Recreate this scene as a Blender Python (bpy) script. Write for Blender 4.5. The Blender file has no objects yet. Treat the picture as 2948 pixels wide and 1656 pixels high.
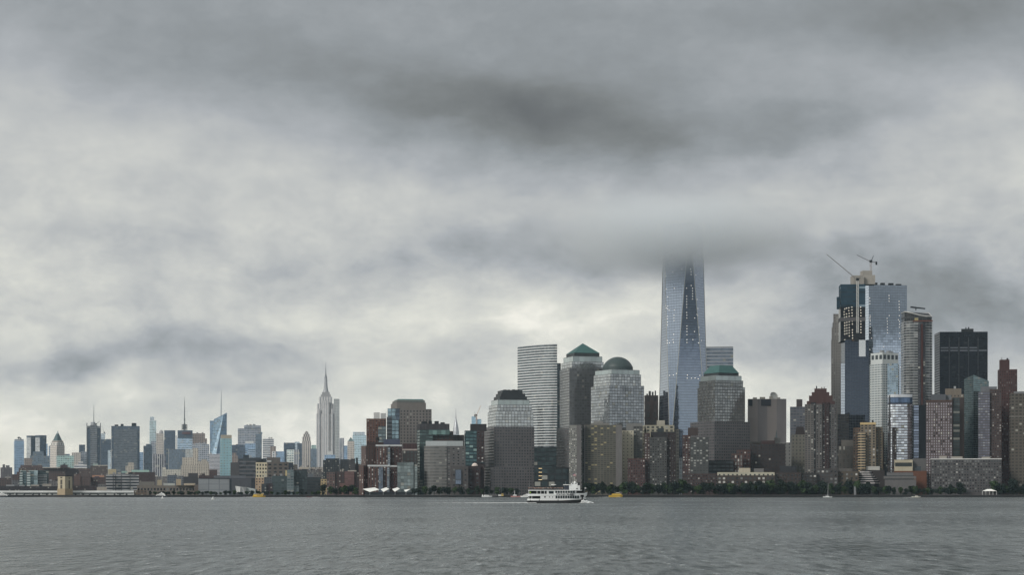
import bpy, bmesh, math, random
from math import sin, cos, tan, atan, atan2, pi, radians, sqrt, exp
from mathutils import Vector, Matrix
random.seed(7)
SC = bpy.context.scene
COL = SC.collection

# ------------------------------------------------------------------ camera
F, EYE, HY, W0 = 5600.0, 8.0, 1415.0, 2948.0      # focal length in photo pixels, eye height, horizon row
cam = bpy.data.objects.new('camera', bpy.data.cameras.new('camera'))
COL.objects.link(cam)
cam.location = (0, 0, EYE)
cam.rotation_euler = (pi / 2, 0, 0)
cam.data.sensor_width = 36
cam.data.lens = 36 * F / W0
cam.data.shift_y = (HY - 828) / W0
cam.data.clip_start = 1
cam.data.clip_end = 60000
SC.camera = cam

# ------------------------------------------------------------------ render settings
SC.view_settings.view_transform = 'Standard'
SC.view_settings.look = 'None'
SC.view_settings.exposure = 0
SC.view_settings.gamma = 1
SC.render.engine = 'CYCLES'
SC.cycles.max_bounces = 8
SC.cycles.diffuse_bounces = 2
SC.cycles.glossy_bounces = 3
SC.cycles.volume_bounces = 6
SC.cycles.transparent_max_bounces = 8
SC.cycles.use_denoising = True
SC.cycles.caustics_reflective = False
SC.cycles.volume_step_rate = 1.0
SC.cycles.volume_max_steps = 128

# ------------------------------------------------------------------ node helper
class NT:
    def __init__(s, tree):
        s.t = tree; s.n = tree.nodes; s.l = tree.links
    def new(s, typ, **kw):
        n = s.n.new(typ)
        for k, v in kw.items(): setattr(n, k, v)
        return n
    def put(s, sock, v):
        if v is None: return
        if isinstance(v, bpy.types.NodeSocket): s.l.new(v, sock)
        else:
            if hasattr(sock, 'default_value'):
                try: sock.default_value = v
                except Exception: sock.default_value = (*v, 1.0)
    def m(s, op, a, b=None, c=None, clamp=False):
        n = s.new('ShaderNodeMath', operation=op, use_clamp=clamp)
        for i, v in enumerate((a, b, c)): s.put(n.inputs[i], v)
        return n.outputs[0]
    def v(s, op, a, b=None, c=None):
        n = s.new('ShaderNodeVectorMath', operation=op)
        for i, x in enumerate((a, b)): s.put(n.inputs[i], x)
        if c is not None: s.put(n.inputs['Scale'], c)
        return n.outputs['Value'] if op in ('DOT_PRODUCT', 'LENGTH') else n.outputs[0]
    def xyz(s, x, y, z):
        n = s.new('ShaderNodeCombineXYZ')
        for i, q in enumerate((x, y, z)): s.put(n.inputs[i], q)
        return n.outputs[0]
    def sep(s, vec):
        n = s.new('ShaderNodeSeparateXYZ'); s.put(n.inputs[0], vec); return n.outputs
    def noise(s, vec, scale, detail=2, rough=.5, dim='3D'):
        n = s.new('ShaderNodeTexNoise', noise_dimensions=dim)
        s.put(n.inputs['Vector'], vec)
        n.inputs['Scale'].default_value = scale; n.inputs['Detail'].default_value = detail
        n.inputs['Roughness'].default_value = rough
        return n.outputs
    def mix(s, f, a, b):
        n = s.new('ShaderNodeMix', data_type='RGBA')
        s.put(n.inputs['Factor'], f); s.put(n.inputs[6], a); s.put(n.inputs[7], b)
        return n.outputs[2]
    def ramp(s, f, pts, interp='LINEAR'):
        n = s.new('ShaderNodeValToRGB'); s.put(n.inputs[0], f)
        cr = n.color_ramp; cr.interpolation = interp
        while len(cr.elements) < len(pts): cr.elements.new(.5)
        for e, (p, c) in zip(cr.elements, pts):
            e.position = p; e.color = (*c, 1) if not isinstance(c, (int, float)) else (c, c, c, 1)
        return n.outputs[0]
    def maprange(s, v, a, b, c, d, smooth=True):
        n = s.new('ShaderNodeMapRange', interpolation_type='SMOOTHSTEP' if smooth else 'LINEAR')
        for i, q in enumerate((v, a, b, c, d)): s.put(n.inputs[i], q)
        return n.outputs[0]

# ------------------------------------------------------------------ sky: overcast cloud deck over a physical sky
SUN_AZ, SUN_EL = radians(-132), radians(33)     # azimuth from the view axis, towards the left and behind
world = bpy.data.worlds.new('World'); SC.world = world; world.use_nodes = True
t = NT(world.node_tree); t.n.clear()
sky = t.new('ShaderNodeTexSky', sky_type='NISHITA')
sky.sun_disc = False; sky.sun_elevation = SUN_EL; sky.sun_rotation = SUN_AZ
sky.altitude = 0; sky.dust_density = 3
d = t.new('ShaderNodeTexCoord').outputs['Generated']
dx, dy, dz = t.sep(d)
hor = t.m('SQRT', t.m('ADD', t.m('MULTIPLY', dx, dx), t.m('MULTIPLY', dy, dy)))
az = t.m('ARCTAN2', dx, dy); el = t.m('ARCTAN2', dz, hor)
dome = t.xyz(dx, dy, t.m('MULTIPLY', dz, 2.2))
w1 = t.noise(dome, 9, 6, .55)[1]; w2 = t.noise(dome, 30, 5, .6)[1]
warp = t.v('ADD', t.v('SCALE', t.v('SUBTRACT', w1, (.5, .5, .5)), None, .06), t.v('SCALE', t.v('SUBTRACT', w2, (.5, .5, .5)), None, .022))
wx, wy, wz = t.sep(warp)
V = t.xyz(t.m('ADD', az, t.m('MULTIPLY', wx, 1.5)), t.m('ADD', el, t.m('MULTIPLY', wy, .5)), 1.0)
DS = 2948 / 2576.0
def deck(x, y, sx, sy, amp, rot=0):
    """one mass of the cloud deck: centre and size given as directions in the sky"""
    a = atan((x * DS - 1474) / F); e = atan((HY - y * DS) / F * cos(a))
    sx = sx * DS / F; sy = sy * DS / F; c, s_ = cos(radians(rot)), sin(radians(rot))
    A = (c / sx, s_ / sx, -(a * c + e * s_) / sx); B = (-s_ / sy, c / sy, -(-a * s_ + e * c) / sy)
    p = t.v('DOT_PRODUCT', V, A); q = t.v('DOT_PRODUCT', V, B)
    return t.m('MULTIPLY', t.m('POWER', 0.36788, t.m('MULTIPLY_ADD', q, q, t.m('MULTIPLY', p, p))), amp)
front = t.ramp(t.m('MULTIPLY', t.v('DOT_PRODUCT', V, (0, 1, 0)), 2.0), [(0.0, .935), (.05, .91), (.12, .86), (.2, .79), (.3, .75), (.40, .70), (.50, .64), (.62, .72), (1, .78)])
back = t.ramp(t.m('MULTIPLY', t.m('ADD', el, t.m('MULTIPLY', wy, .12)), 2.0), [(0.0, .86), (.10, .83), (.145, .77), (.165, .52), (.27, .50), (.36, .76), (.5, .82), (1, .80)])
back = t.m('SUBTRACT', back, t.m('MINIMUM', t.m('MULTIPLY_ADD', dx, .24, .03), t.m('MULTIPLY_ADD', dx, .09, .012)))
bf = t.maprange(dy, -.15, .25, 0, 1)
val = t.m('ADD', t.m('MULTIPLY', front, bf), t.m('MULTIPLY', back, t.m('SUBTRACT', 1.0, bf)))
MASSES = [
 (1650, 510, 420, 85, -.028, 0), (2150, 560, 260, 80, -.02, 0),  (1470, 280, 400, 125, -.15, 2), (1180, 250, 420, 130, -.085, 0), (1640, 375, 190, 75, -.07, 10), (800, 150, 480, 100, -.05, -12),
 (2030, 320, 230, 90, -.11, 5), (2480, 30, 420, 120, -.09, 0), (2500, 230, 150, 110, .04, -20), (60, 300, 200, 180, .03, 0),
 (600, 430, 420, 90, .04, -8), (1500, 635, 460, 62, -.125, 0), (1800, 620, 330, 75, -.085, 0), (1130, 790, 330, 60, .05, 0),
 (1500, 800, 260, 70, .05, 0), (120, 930, 330, 36, -.16, 3), (520, 890, 330, 50, -.115, -4), (520, 730, 460, 45, -.06, 5), (250, 620, 240, 60, -.05, 0),
 (2420, 660, 330, 170, -.075, 0), (2300, 800, 300, 90, -.10, 0), (1930, 860, 230, 45, -.09, 0), (1190, 900, 130, 60, -.08, 0), (2080, 720, 240, 90, -.07, 0),
 (640, 965, 300, 20, -.06, 0), (1080, 640, 300, 60, -.05, 10), (2200, 540, 260, 60, .06, 0), (2520, 420, 120, 60, .04, 0),
 (420, 150, 300, 110, -.04, -20), (1700, 60, 500, 60, -.04, 0), (2500, 900, 220, 130, -.10, 0), (900, 1010, 300, 30, -.04, 0)]
for mss in MASSES: val = t.m('ADD', val, deck(*mss))
fb = t.noise(t.xyz(t.m('MULTIPLY', az, 1.0), t.m('MULTIPLY', el, 1.5), t.m('MULTIPLY', dy, .5)), 9, 9, .6)[0]
fb2 = t.noise(t.xyz(t.m('MULTIPLY', az, 1.0), t.m('MULTIPLY', el, 1.5), 3.0), 40, 6, .6)[0]
calm = t.maprange(el, .24, .09, .38, 1)
val = t.m('ADD', val, t.m('MULTIPLY', t.m('MULTIPLY', t.m('SUBTRACT', fb, .5), .25), calm))
val = t.m('ADD', val, t.m('MULTIPLY', t.m('MULTIPLY', t.m('SUBTRACT', fb2, .5), .15), calm))
fb3 = t.noise(t.v('ADD', t.xyz(t.m('MULTIPLY', az, 1.0), t.m('MULTIPLY', el, 1.7), 7.0), t.v('SCALE', w1, None, .12)), 20, 7, .58)[0]
val = t.m('ADD', val, t.m('MULTIPLY', t.m('MULTIPLY', t.m('SUBTRACT', fb3, .5), .30), t.maprange(el, .20, .06, .35, 1)))
val = t.m('MULTIPLY_ADD', t.m('SUBTRACT', val, .70), 1.18, .705)
val = t.m('MAXIMUM', val, .3, clamp=True)
cloud = t.ramp(val, [(.30, (.069, .072, .078)), (.50, (.205, .218, .220)), (.60, (.300, .322, .338)), (.70, (.430, .451, .472)), (.80, (.595, .605, .588)), (.90, (.765, .765, .700)), (1, (1.05, 1.02, .92))])
low = t.maprange(el, .0, .05, 1, 0); lf = t.maprange(az, -.05, -.22, 0, .55)
cloud = t.mix(t.m('MULTIPLY', low, lf), cloud, (.80, .765, .62, 1))
sea = t.maprange(el, -.03, -.001, 0, 1)
cloud = t.mix(sea, (.16, .18, .185, 1), cloud)
b1 = t.new('ShaderNodeBackground'); t.put(b1.inputs[0], sky.outputs[0]); b1.inputs[1].default_value = .07
b2 = t.new('ShaderNodeBackground'); t.put(b2.inputs[0], cloud); b2.inputs[1].default_value = 1.0
mxs = t.new('ShaderNodeMixShader'); mxs.inputs[0].default_value = .97
t.l.new(b1.outputs[0], mxs.inputs[1]); t.l.new(b2.outputs[0], mxs.inputs[2])
t.l.new(mxs.outputs[0], t.new('ShaderNodeOutputWorld').inputs[0])
world.cycles.sampling_method = 'MANUAL'; world.cycles.sample_map_resolution = 1024

sun = bpy.data.objects.new('sun', bpy.data.lights.new('sun', 'SUN')); COL.objects.link(sun)
sun.data.energy = 2.1; sun.data.angle = radians(14); sun.data.color = (1, .97, .92)
sd = Vector((sin(SUN_AZ) * cos(SUN_EL), cos(SUN_AZ) * cos(SUN_EL), sin(SUN_EL)))
sun.rotation_euler = (-sd).to_track_quat('-Z', 'Y').to_euler()
sun.location = sd * 500

# ------------------------------------------------------------------ materials
def facade_group():
    g = bpy.data.node_groups.new('facade_cell', 'ShaderNodeTree'); I = g.interface
    for n_, ty in (('Wall', 'NodeSocketColor'), ('Glass', 'NodeSocketColor'), ('Blind', 'NodeSocketColor'), ('X0', 'NodeSocketFloat'), ('X1', 'NodeSocketFloat'),
                   ('Z0', 'NodeSocketFloat'), ('Z1', 'NodeSocketFloat'), ('Light', 'NodeSocketFloat'), ('Lit', 'NodeSocketFloat'), ('Tilt', 'NodeSocketFloat'), ('Vary', 'NodeSocketFloat')):
        I.new_socket(n_, in_out='INPUT', socket_type=ty)
    for n_, ty in (('Color', 'NodeSocketColor'), ('Mask', 'NodeSocketFloat'), ('Lit', 'NodeSocketFloat'), ('Normal', 'NodeSocketVector')):
        I.new_socket(n_, in_out='OUTPUT', socket_type=ty)
    t = NT(g); gi = t.new('NodeGroupInput').outputs; go = t.new('NodeGroupOutput').inputs
    u, v, _ = t.sep(t.new('ShaderNodeTexCoord').outputs['UV'])
    fu, fv = t.m('FRACT', u), t.m('FRACT', v)
    rnd = t.new('ShaderNodeObjectInfo').outputs['Random']
    wn = t.new('ShaderNodeTexWhiteNoise', noise_dimensions='3D')
    t.put(wn.inputs['Vector'], t.xyz(t.m('FLOOR', u), t.m('FLOOR', v), t.m('MULTIPLY', rnd, 91.0)))
    r1 = wn.outputs['Value']; rc = t.sep(wn.outputs['Color'])
    mask = t.m('MULTIPLY', t.m('MULTIPLY', t.m('GREATER_THAN', fu, gi['X0']), t.m('LESS_THAN', fu, gi['X1'])),
               t.m('MULTIPLY', t.m('GREATER_THAN', fv, gi['Z0']), t.m('LESS_THAN', fv, gi['Z1'])))
    pos = t.new('ShaderNodeNewGeometry').outputs['Position']
    nz = t.noise(t.v('MULTIPLY', pos, (.09, .09, .014)), 1, 4, .6)[0]
    nz2 = t.noise(t.v('MULTIPLY', pos, (.02, .02, .02)), 1, 3, .6)[0]
    k = t.m('ADD', t.m('MULTIPLY', t.m('SUBTRACT', nz, .5), .55), t.m('ADD', 1.0, t.m('MULTIPLY', t.m('SUBTRACT', nz2, .5), .4)))
    wall = t.v('SCALE', gi['Wall'], None, k)
    gk = t.m('ADD', t.m('SUBTRACT', 1.0, t.m('MULTIPLY', gi['Vary'], .5)), t.m('MULTIPLY', r1, gi['Vary']))
    glass = t.v('SCALE', gi['Glass'], None, gk)
    glass = t.mix(t.m('LESS_THAN', rc[0], gi['Light']), glass, gi['Blind'])
    t.put(go['Color'], t.mix(mask, wall, glass)); t.put(go['Mask'], mask)
    t.put(go['Lit'], t.m('MULTIPLY', mask, t.m('LESS_THAN', rc[1], gi['Lit'])))
    nrm = t.new('ShaderNodeNewGeometry').outputs['Normal']
    off = t.v('SCALE', t.v('SUBTRACT', wn.outputs['Color'], (.5, .5, .5)), None, t.m('MULTIPLY', mask, gi['Tilt']))
    t.put(go['Normal'], t.v('NORMALIZE', t.v('ADD', nrm, off)))
    return g
FG = facade_group()
MATS = {}
def newmat(key, name):
    m = bpy.data.materials.new(name); m.use_nodes = True; MATS[key] = m
    t = NT(m.node_tree); return m, t, m.node_tree.nodes['Principled BSDF']
def tone(c):
    """dim cool cast put into the darker colours, greyer than given"""
    if max(c) > .32: return tuple(c)
    l = .3 * c[0] + .5 * c[1] + .2 * c[2]
    return tuple((l + (x - l) * .72) * .63 * k for x, k in zip(c, (.97, 1.0, 1.06)))
def fac(wall, glass, x0=.2, x1=.8, z0=.2, z1=.7, rough=.12, metal=.5, light=.06, lit=0, tilt=.012, vary=.8, blind=(.33, .33, .3)):
    wall = tone(wall)
    key = ('fac', wall, glass, x0, x1, z0, z1, rough, metal, light, lit, tilt, vary, blind)
    if key in MATS: return MATS[key]
    m, t, p = newmat(key, 'facade')
    g = t.new('ShaderNodeGroup'); g.node_tree = FG
    for n_, v in (('Wall', (*wall, 1)), ('Glass', (*glass, 1)), ('Blind', (*blind, 1)), ('X0', x0), ('X1', x1), ('Z0', z0), ('Z1', z1), ('Light', light), ('Lit', lit), ('Tilt', tilt), ('Vary', vary)):
        g.inputs[n_].default_value = v
    o = g.outputs
    t.put(p.inputs['Base Color'], o['Color'])
    t.put(p.inputs['Metallic'], t.m('MULTIPLY', o['Mask'], metal))
    t.put(p.inputs['Roughness'], t.m('MULTIPLY_ADD', o['Mask'], rough - .75, .75))
    t.put(p.inputs['Specular IOR Level'], t.m('MULTIPLY_ADD', o['Mask'], .35, .12))
    t.put(p.inputs['Normal'], o['Normal'])
    if lit:
        p.inputs['Emission Color'].default_value = (1, .8, .5, 1)
        t.put(p.inputs['Emission Strength'], t.m('MULTIPLY', o['Lit'], .9))
    return m
def plain(c, rough=.75, metal=0, var=.5, name='paint'):
    c = tone(c)
    key = ('plain', c, rough, metal, var)
    if key in MATS: return MATS[key]
    m, t, p = newmat(key, name)
    pos = t.new('ShaderNodeNewGeometry').outputs['Position']
    nz = t.noise(t.v('MULTIPLY', pos, (.3, .3, .12)), 1, 4, .6)[0]
    t.put(p.inputs['Base Color'], t.v('SCALE', (*c,), None, t.m('ADD', 1 - var / 2, t.m('MULTIPLY', nz, var))))
    p.inputs['Roughness'].default_value = rough; p.inputs['Metallic'].default_value = metal
    p.inputs['Specular IOR Level'].default_value = .5 if rough < .55 else .14
    return m
def winmat(kind):
    """window panes: dark glass, some with blinds, some catching the sky"""
    key = ('win', kind)
    if key in MATS: return MATS[key]
    m, t, p = newmat(key, 'window_glass')
    r = t.m('FRACT', t.m('ADD', t.new('ShaderNodeObjectInfo').outputs['Random'], t.m('MULTIPLY', t.new('ShaderNodeNewGeometry').outputs['Random Per Island'], 7.31)))
    a, b, c = {'dark': (.74, .9, .975), 'mixed': (.56, .80, .95), 'bright': (.28, .52, .78), 'pale': (.06, .16, .93), 'grey': (.40, .70, .985), 'warm': (.6, .8, .93)}[kind]
    lt = (.46, .46, .44) if kind != 'warm' else (.6, .52, .38)
    t.put(p.inputs['Base Color'], t.ramp(r, [(0, (.012, .013, .016)), (a, (.05, .055, .06)), (b, (.17, .18, .18) if kind != 'pale' else (.26, .25, .28)), (c, lt)], 'CONSTANT'))
    p.inputs['Roughness'].default_value = .18
    p.inputs['Specular IOR Level'].default_value = .6
    return m
def lamp(c, s):
    key = ('lamp', c, s)
    if key in MATS: return MATS[key]
    m, t, p = newmat(key, 'lamp_glow')
    p.inputs['Base Color'].default_value = (*c, 1); p.inputs['Emission Color'].default_value = (*c, 1); p.inputs['Emission Strength'].default_value = s
    return m
ROOF = plain((.12, .12, .12), .9, name='roof_gravel')
STEEL = plain((.35, .36, .37), .4, .6, name='steel')
DARK = plain((.03, .032, .035), .6, name='dark_metal')
WHITE = plain((.78, .79, .78), .45, var=.15, name='white_paint')
CREAM = plain((.62, .58, .46), .7, name='cream')
GREENCU = plain((.06, .20, .178), .6, name='green_copper')
BLACK = plain((.012, .012, .014), .5, name='black_paint')
YEL = plain((.62, .40, .05), .45, var=.2, name='yellow_paint')
ORANGE = plain((.6, .16, .05), .6, name='orange_net')
CONC = plain((.33, .31, .28), .85, name='concrete')

# ------------------------------------------------------------------ geometry helpers
CR = {'A': (0, 1120, 4.2563), 'B': (440, 1120, 4.2563), 'C': (840, 1020, 3.2896), 'D': (1020, 1120, 4.2548), 'E': (1360, 960, 2.8938),
      'G': (1780, 960, 2.894), 'I': (2060, 1080, 3.807), 'J': (2400, 1080, 3.8084), 'K': (2360, 720, 3.2891), 'L': (1860, 700, 2.894), 'S': (0, 0, 1.0)}
GZ = 2.0
def sx(k, x): return CR[k][0] + x / CR[k][2]
def sy(k, y): return CR[k][1] + y / CR[k][2]
def X_(px, Y): return (px - 1474) / F * Y
def Z_(py, Y): return EYE + (HY - py) / F * Y
def P(k, x, y, Y): return Vector((X_(sx(k, x), Y), Y, Z_(sy(k, y), Y)))
def proj(p): return (1474 + F * p[0] / p[1], HY - F * (p[2] - EYE) / p[1])

def link(name, mesh, parent=None, mat=None, loc=None):
    o = bpy.data.objects.new(name, mesh); COL.objects.link(o)
    if parent is not None: o.parent = parent
    if mat is not None and mesh is not None and len(mesh.materials) == 0: mesh.materials.append(mat)
    if loc is not None: o.location = loc
    return o
def bm_mesh(name, bm, smooth=False):
    me = bpy.data.meshes.new(name); bm.to_mesh(me); bm.free()
    if smooth:
        for p in me.polygons: p.use_smooth = True
    return me
def thing(name, label, cat, loc, group=None):
    o = bpy.data.objects.new(name, None); COL.objects.link(o); o.location = loc
    o.empty_display_size = 2
    o['label'] = label; o['category'] = cat
    if group: o['group'] = group
    return o
def tag(o, label, cat, group=None):
    o['label'] = label; o['category'] = cat
    if group: o['group'] = group
    return o
def box(bm, x0, x1, y0, y1, z0, z1, rz=0, c=(0, 0)):
    vs = []
    for z in (z0, z1):
        for x, y in ((x0, y0), (x1, y0), (x1, y1), (x0, y1)):
            if rz: x, y = c[0] + (x - c[0]) * cos(rz) - (y - c[1]) * sin(rz), c[1] + (x - c[0]) * sin(rz) + (y - c[1]) * cos(rz)
            vs.append(bm.verts.new((x, y, z)))
    a = vs
    for f in ((3, 2, 1, 0), (4, 5, 6, 7), (0, 1, 5, 4), (1, 2, 6, 5), (2, 3, 7, 6), (3, 0, 4, 7)): bm.faces.new([a[i] for i in f])
def bar(bm, p, q, r=.3, r2=None, n=5):
    p, q = Vector(p), Vector(q); d_ = (q - p).normalized(); r2 = r if r2 is None else r2
    a = d_.orthogonal().normalized(); b = d_.cross(a)
    A = [bm.verts.new(p + (a * cos(2 * pi * i / n) + b * sin(2 * pi * i / n)) * r) for i in range(n)]
    B = [bm.verts.new(q + (a * cos(2 * pi * i / n) + b * sin(2 * pi * i / n)) * r2) for i in range(n)]
    for i in range(n): bm.faces.new((A[i], A[(i + 1) % n], B[(i + 1) % n], B[i]))
    bm.faces.new(A[::-1]); bm.faces.new(B)
def lathe(bm, prof, c=(0, 0), n=24, arc=(0, 2 * pi)):
    rings = []
    for r, z in prof:
        rings.append([bm.verts.new((c[0] + max(r, .01) * cos(2 * pi * i / n), c[1] + max(r, .01) * sin(2 * pi * i / n), z)) for i in range(n)])
    for a, b in zip(rings, rings[1:]):
        for i in range(n): bm.faces.new((a[i], a[(i + 1) % n], b[(i + 1) % n], b[i]))
    bm.faces.new(rings[-1])

def rect(k, xl, xc, xr, Y, asp=1.0, depth=None):
    """footprint whose nearest corner is at xc; left face spans xl..xc and front face xc..xr"""
    l, c, r = sx(k, xl), sx(k, xc), sx(k, xr)
    L, R = c - l, r - c
    a = atan2((l + r) / 2 - 1474, F); rr = Vector((cos(a), -sin(a))); ff = Vector((sin(a), cos(a)))
    C = Vector((X_(c, Y), Y))
    def solve(D, px):
        m = (px - 1474) / F; return (m * C.y - C.x) / (D.x - m * D.y)
    if L < .6:
        D1, D2 = rr, ff; w = solve(D1, r); d_ = depth or min(max(w * .8, 14), 45)
    elif R < .6:
        D1, D2 = ff, -rr; d_ = solve(D2, l); w = depth or min(max(d_ * .8, 14), 45)
    else:
        th = min(max(atan(L / R * asp), radians(4)), radians(80))
        D1 = rr * cos(th) + ff * sin(th); D2 = ff * cos(th) - rr * sin(th)
        w = solve(D1, r); d_ = solve(D2, l)
    return [C, C + D1 * w, C + D1 * w + D2 * d_, C + D2 * d_]

def prism(pts, z0, z1, off, bay=4, fl=4, top=None, cont=False, ztop=None):
    """walls + roof of a block; UV counts bays and storeys; off = root location"""
    bm = bmesh.new(); uv = bm.loops.layers.uv.new('UVMap'); n = len(pts); top = top or pts
    zt = ztop or [z1] * n
    lo = [bm.verts.new((p[0] - off[0], p[1] - off[1], z0 - off[2])) for p in pts]
    hi = [bm.verts.new((p[0] - off[0], p[1] - off[1], zt[i] - off[2])) for i, p in enumerate(top)]
    acc = 0.0
    for i in range(n):
        j = (i + 1) % n; ln = (Vector(pts[j][:2]) - Vector(pts[i][:2])).length
        f = bm.faces.new((lo[i], lo[j], hi[j], hi[i]))
        nb = ln / bay if cont else max(1, round(ln / bay)); u0 = acc if cont else 0
        zm = max(zt)
        for lp, q in zip(f.loops, ((u0, (zm - z0) / fl), (u0 + nb, (zm - z0) / fl), (u0 + nb, (zm - zt[j]) / fl), (u0, (zm - zt[i]) / fl))): lp[uv].uv = q
        acc += nb if cont else 0
    f = bm.faces.new(hi); f.material_index = 1
    for lp in f.loops: lp[uv].uv = (0.01, 0.01)
    return bm

BLDS = []
class Bld:
    def __init__(s, k, name, label, cat, Y, group=None):
        s.k, s.Y, s.name, s.label, s.cat, s.group = k, Y, name, label, cat, group
        s.root = None; s.wins = {}; s.tops = []; BLDS.append(s)
    def mk(s, pts, z0=GZ):
        if s.root is None:
            c = sum((Vector(p[:2]) for p in pts), Vector((0, 0))) / len(pts)
            s.root = thing(s.name, s.label, s.cat, (c.x, c.y, z0), s.group)
        return s.root.location
    def t(s, name, xl, xc, xr, yt, mat, yb=None, bay=4, fl=4, asp=1.0, dY=0, win=None, depth=None, roof=None, cornice=None, pts=None, cont=False, top=None, ztop=None):
        Y = s.Y + dY
        pts = pts or rect(s.k, xl, xc, xr, Y, asp, depth)
        z1 = max(ztop) if ztop else Z_(sy(s.k, yt), pts[0][1]); z0 = GZ if yb is None else Z_(sy(s.k, yb), pts[0][1])
        off = s.mk(pts)
        o = link(name, bm_mesh(name, prism(pts, z0, z1, off, bay, fl, top, cont, ztop)), s.root, mat)
        o.data.materials.append(roof or ROOF)
        s.last = (pts, z0, z1); s.tops.append((pts, z1))
        if win: s.grid(pts, z0, z1, *win)
        if cornice:
            c = sum((Vector(p[:2]) for p in pts), Vector((0, 0))) / len(pts)
            q = [c + (Vector(p[:2]) - c) * (1 + .5 / max((Vector(p[:2]) - c).length, 1)) for p in pts]
            link('cornice', bm_mesh('cornice', prism(q, z1 - cornice[0] * .7, z1 + cornice[0] * .3, off)), s.root, cornice[1]).data.materials.append(ROOF)
        return o
    def grid(s, pts, z0, z1, bay, fl, wf, hf, kind='mixed', faces=(0, 3), skip=1.5, zmin=None, colskip=None):
        """single windows on the faces that look to the river"""
        n = len(pts)
        for i in faces:
            p, q = Vector(pts[i][:2]), Vector(pts[(i + 1) % n][:2]); ln = (q - p).length
            if ln < bay * .8: continue
            nb = max(1, round(ln / bay)); b = ln / nb; dr = (q - p) / ln; nr = Vector((dr.y, -dr.x))
            mid = (p + q) / 2
            if nr.dot(-mid) <= 0: continue
            rows = int((z1 - z0 - skip - 1) / fl)
            for r_ in range(rows):
                z = z1 - skip - (r_ + .5) * fl
                if zmin and z < zmin: break
                for c_ in range(nb):
                    if colskip and c_ % colskip == colskip - 1: continue
                    pos = p + dr * (c_ + .5) * b + nr * .05
                    s.wins.setdefault(kind, []).append((pos.x, pos.y, z, atan2(dr.y, dr.x), round(b * wf, 1), round(fl * hf, 1)))
    def part(s, name, bm, mat, smooth=False):
        return link(name, bm_mesh(name, bm, smooth), s.root, mat)
    def units(s, n=2, mat=None, name='roof_unit', h=(2, 5)):
        pts, z1 = max(s.tops, key=lambda a: a[1]); c = sum((Vector(p[:2]) for p in pts), Vector((0, 0))) / len(pts)
        d1 = Vector(pts[1][:2]) - Vector(pts[0][:2]); ang = atan2(d1.y, d1.x); d2 = Vector(pts[-1][:2]) - Vector(pts[0][:2])
        slots = random.sample([-.32, -.12, .1, .3], min(4, n))
        for s_ in slots:
            q = Vector(pts[0][:2]) + d1 * (.5 + s_) + d2 * random.uniform(.2, .35)
            w = d1.length * random.uniform(.04, .085); dd = min(d2.length * .12, 6); off = s.root.location
            bm = bmesh.new(); box(bm, -w, w, -dd, dd, 0, random.uniform(*h), ang)
            o = s.part(name, bm, mat or random.choice((CONC, STEEL, DARK))); o.location = (q.x - off.x, q.y - off.y, z1 - off.z)
    def finish(s):
        for kind, L in s.wins.items():
            cx, cy, cz = s.root.location
            L.sort(key=lambda w: -(w[4] * w[5] * abs(cos(w[3] + atan2(w[0], w[1]))) / w[1] ** 2))
            cap = max(0, 100 - getattr(s, 'nw', 0)); s.nw = getattr(s, 'nw', 0) + min(cap, len(L))
            for w in L[:cap]:
                o = link('window', wmesh(w[4], w[5], kind), s.root, None, (w[0] - cx, w[1] - cy, w[2] - cz)); o.rotation_euler.z = w[3]
            if L[cap:]:
                bm = bmesh.new()
                for w in L[cap:]: box(bm, w[0] - cx - w[4] / 2, w[0] - cx + w[4] / 2, w[1] - cy, w[1] - cy + .1, w[2] - cz - w[5] / 2, w[2] - cz + w[5] / 2, w[3], (w[0] - cx, w[1] - cy))
                o = s.part('window', bm, winmat(kind)); o['kind'] = 'stuff'
WM = {}
def wmesh(w, h, kind):
    key = (w, h, kind)
    if key not in WM:
        bm = bmesh.new(); box(bm, -w / 2, w / 2, 0, .1, -h / 2, h / 2)
        me = bm_mesh('window', bm); me.materials.append(winmat(kind)); WM[key] = me
    return WM[key]
def hits(polys, k, pxs, w, h, mat, root, name='lit_window'):
    """lamps behind the glass: small bright panes lying on the facade planes they are seen on"""
    off = root.location
    bm = bmesh.new(); box(bm, -w / 2, w / 2, -.25, 0, -h / 2, h / 2); me = bm_mesh(name, bm); me.materials.append(mat)
    for x, y in pxs:
        d_ = Vector(((sx(k, x) - 1474) / F, 1, (HY - sy(k, y)) / F)); best = None
        for tri in polys:
            a, b, c = tri[0], tri[1], tri[2]; nn = (b - a).cross(c - a).normalized()
            if abs(nn.dot(d_)) < 1e-9: continue
            tt = nn.dot(a - Vector((0, 0, EYE))) / nn.dot(d_); pt = Vector((0, 0, EYE)) + d_ * tt
            ins = True
            for i in range(len(tri)):
                e = tri[(i + 1) % len(tri)] - tri[i]
                if e.cross(pt - tri[i]).dot(nn) < -1: ins = False
            if ins and (best is None or tt < best[0]): best = (tt, pt, nn)
        if best:
            nn = best[2]; nn = nn if nn.dot(d_) < 0 else -nn
            o = link(name, me, root, None, best[1] + nn * .05 - off); o.rotation_euler.z = atan2(nn.x, -nn.y)

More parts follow.
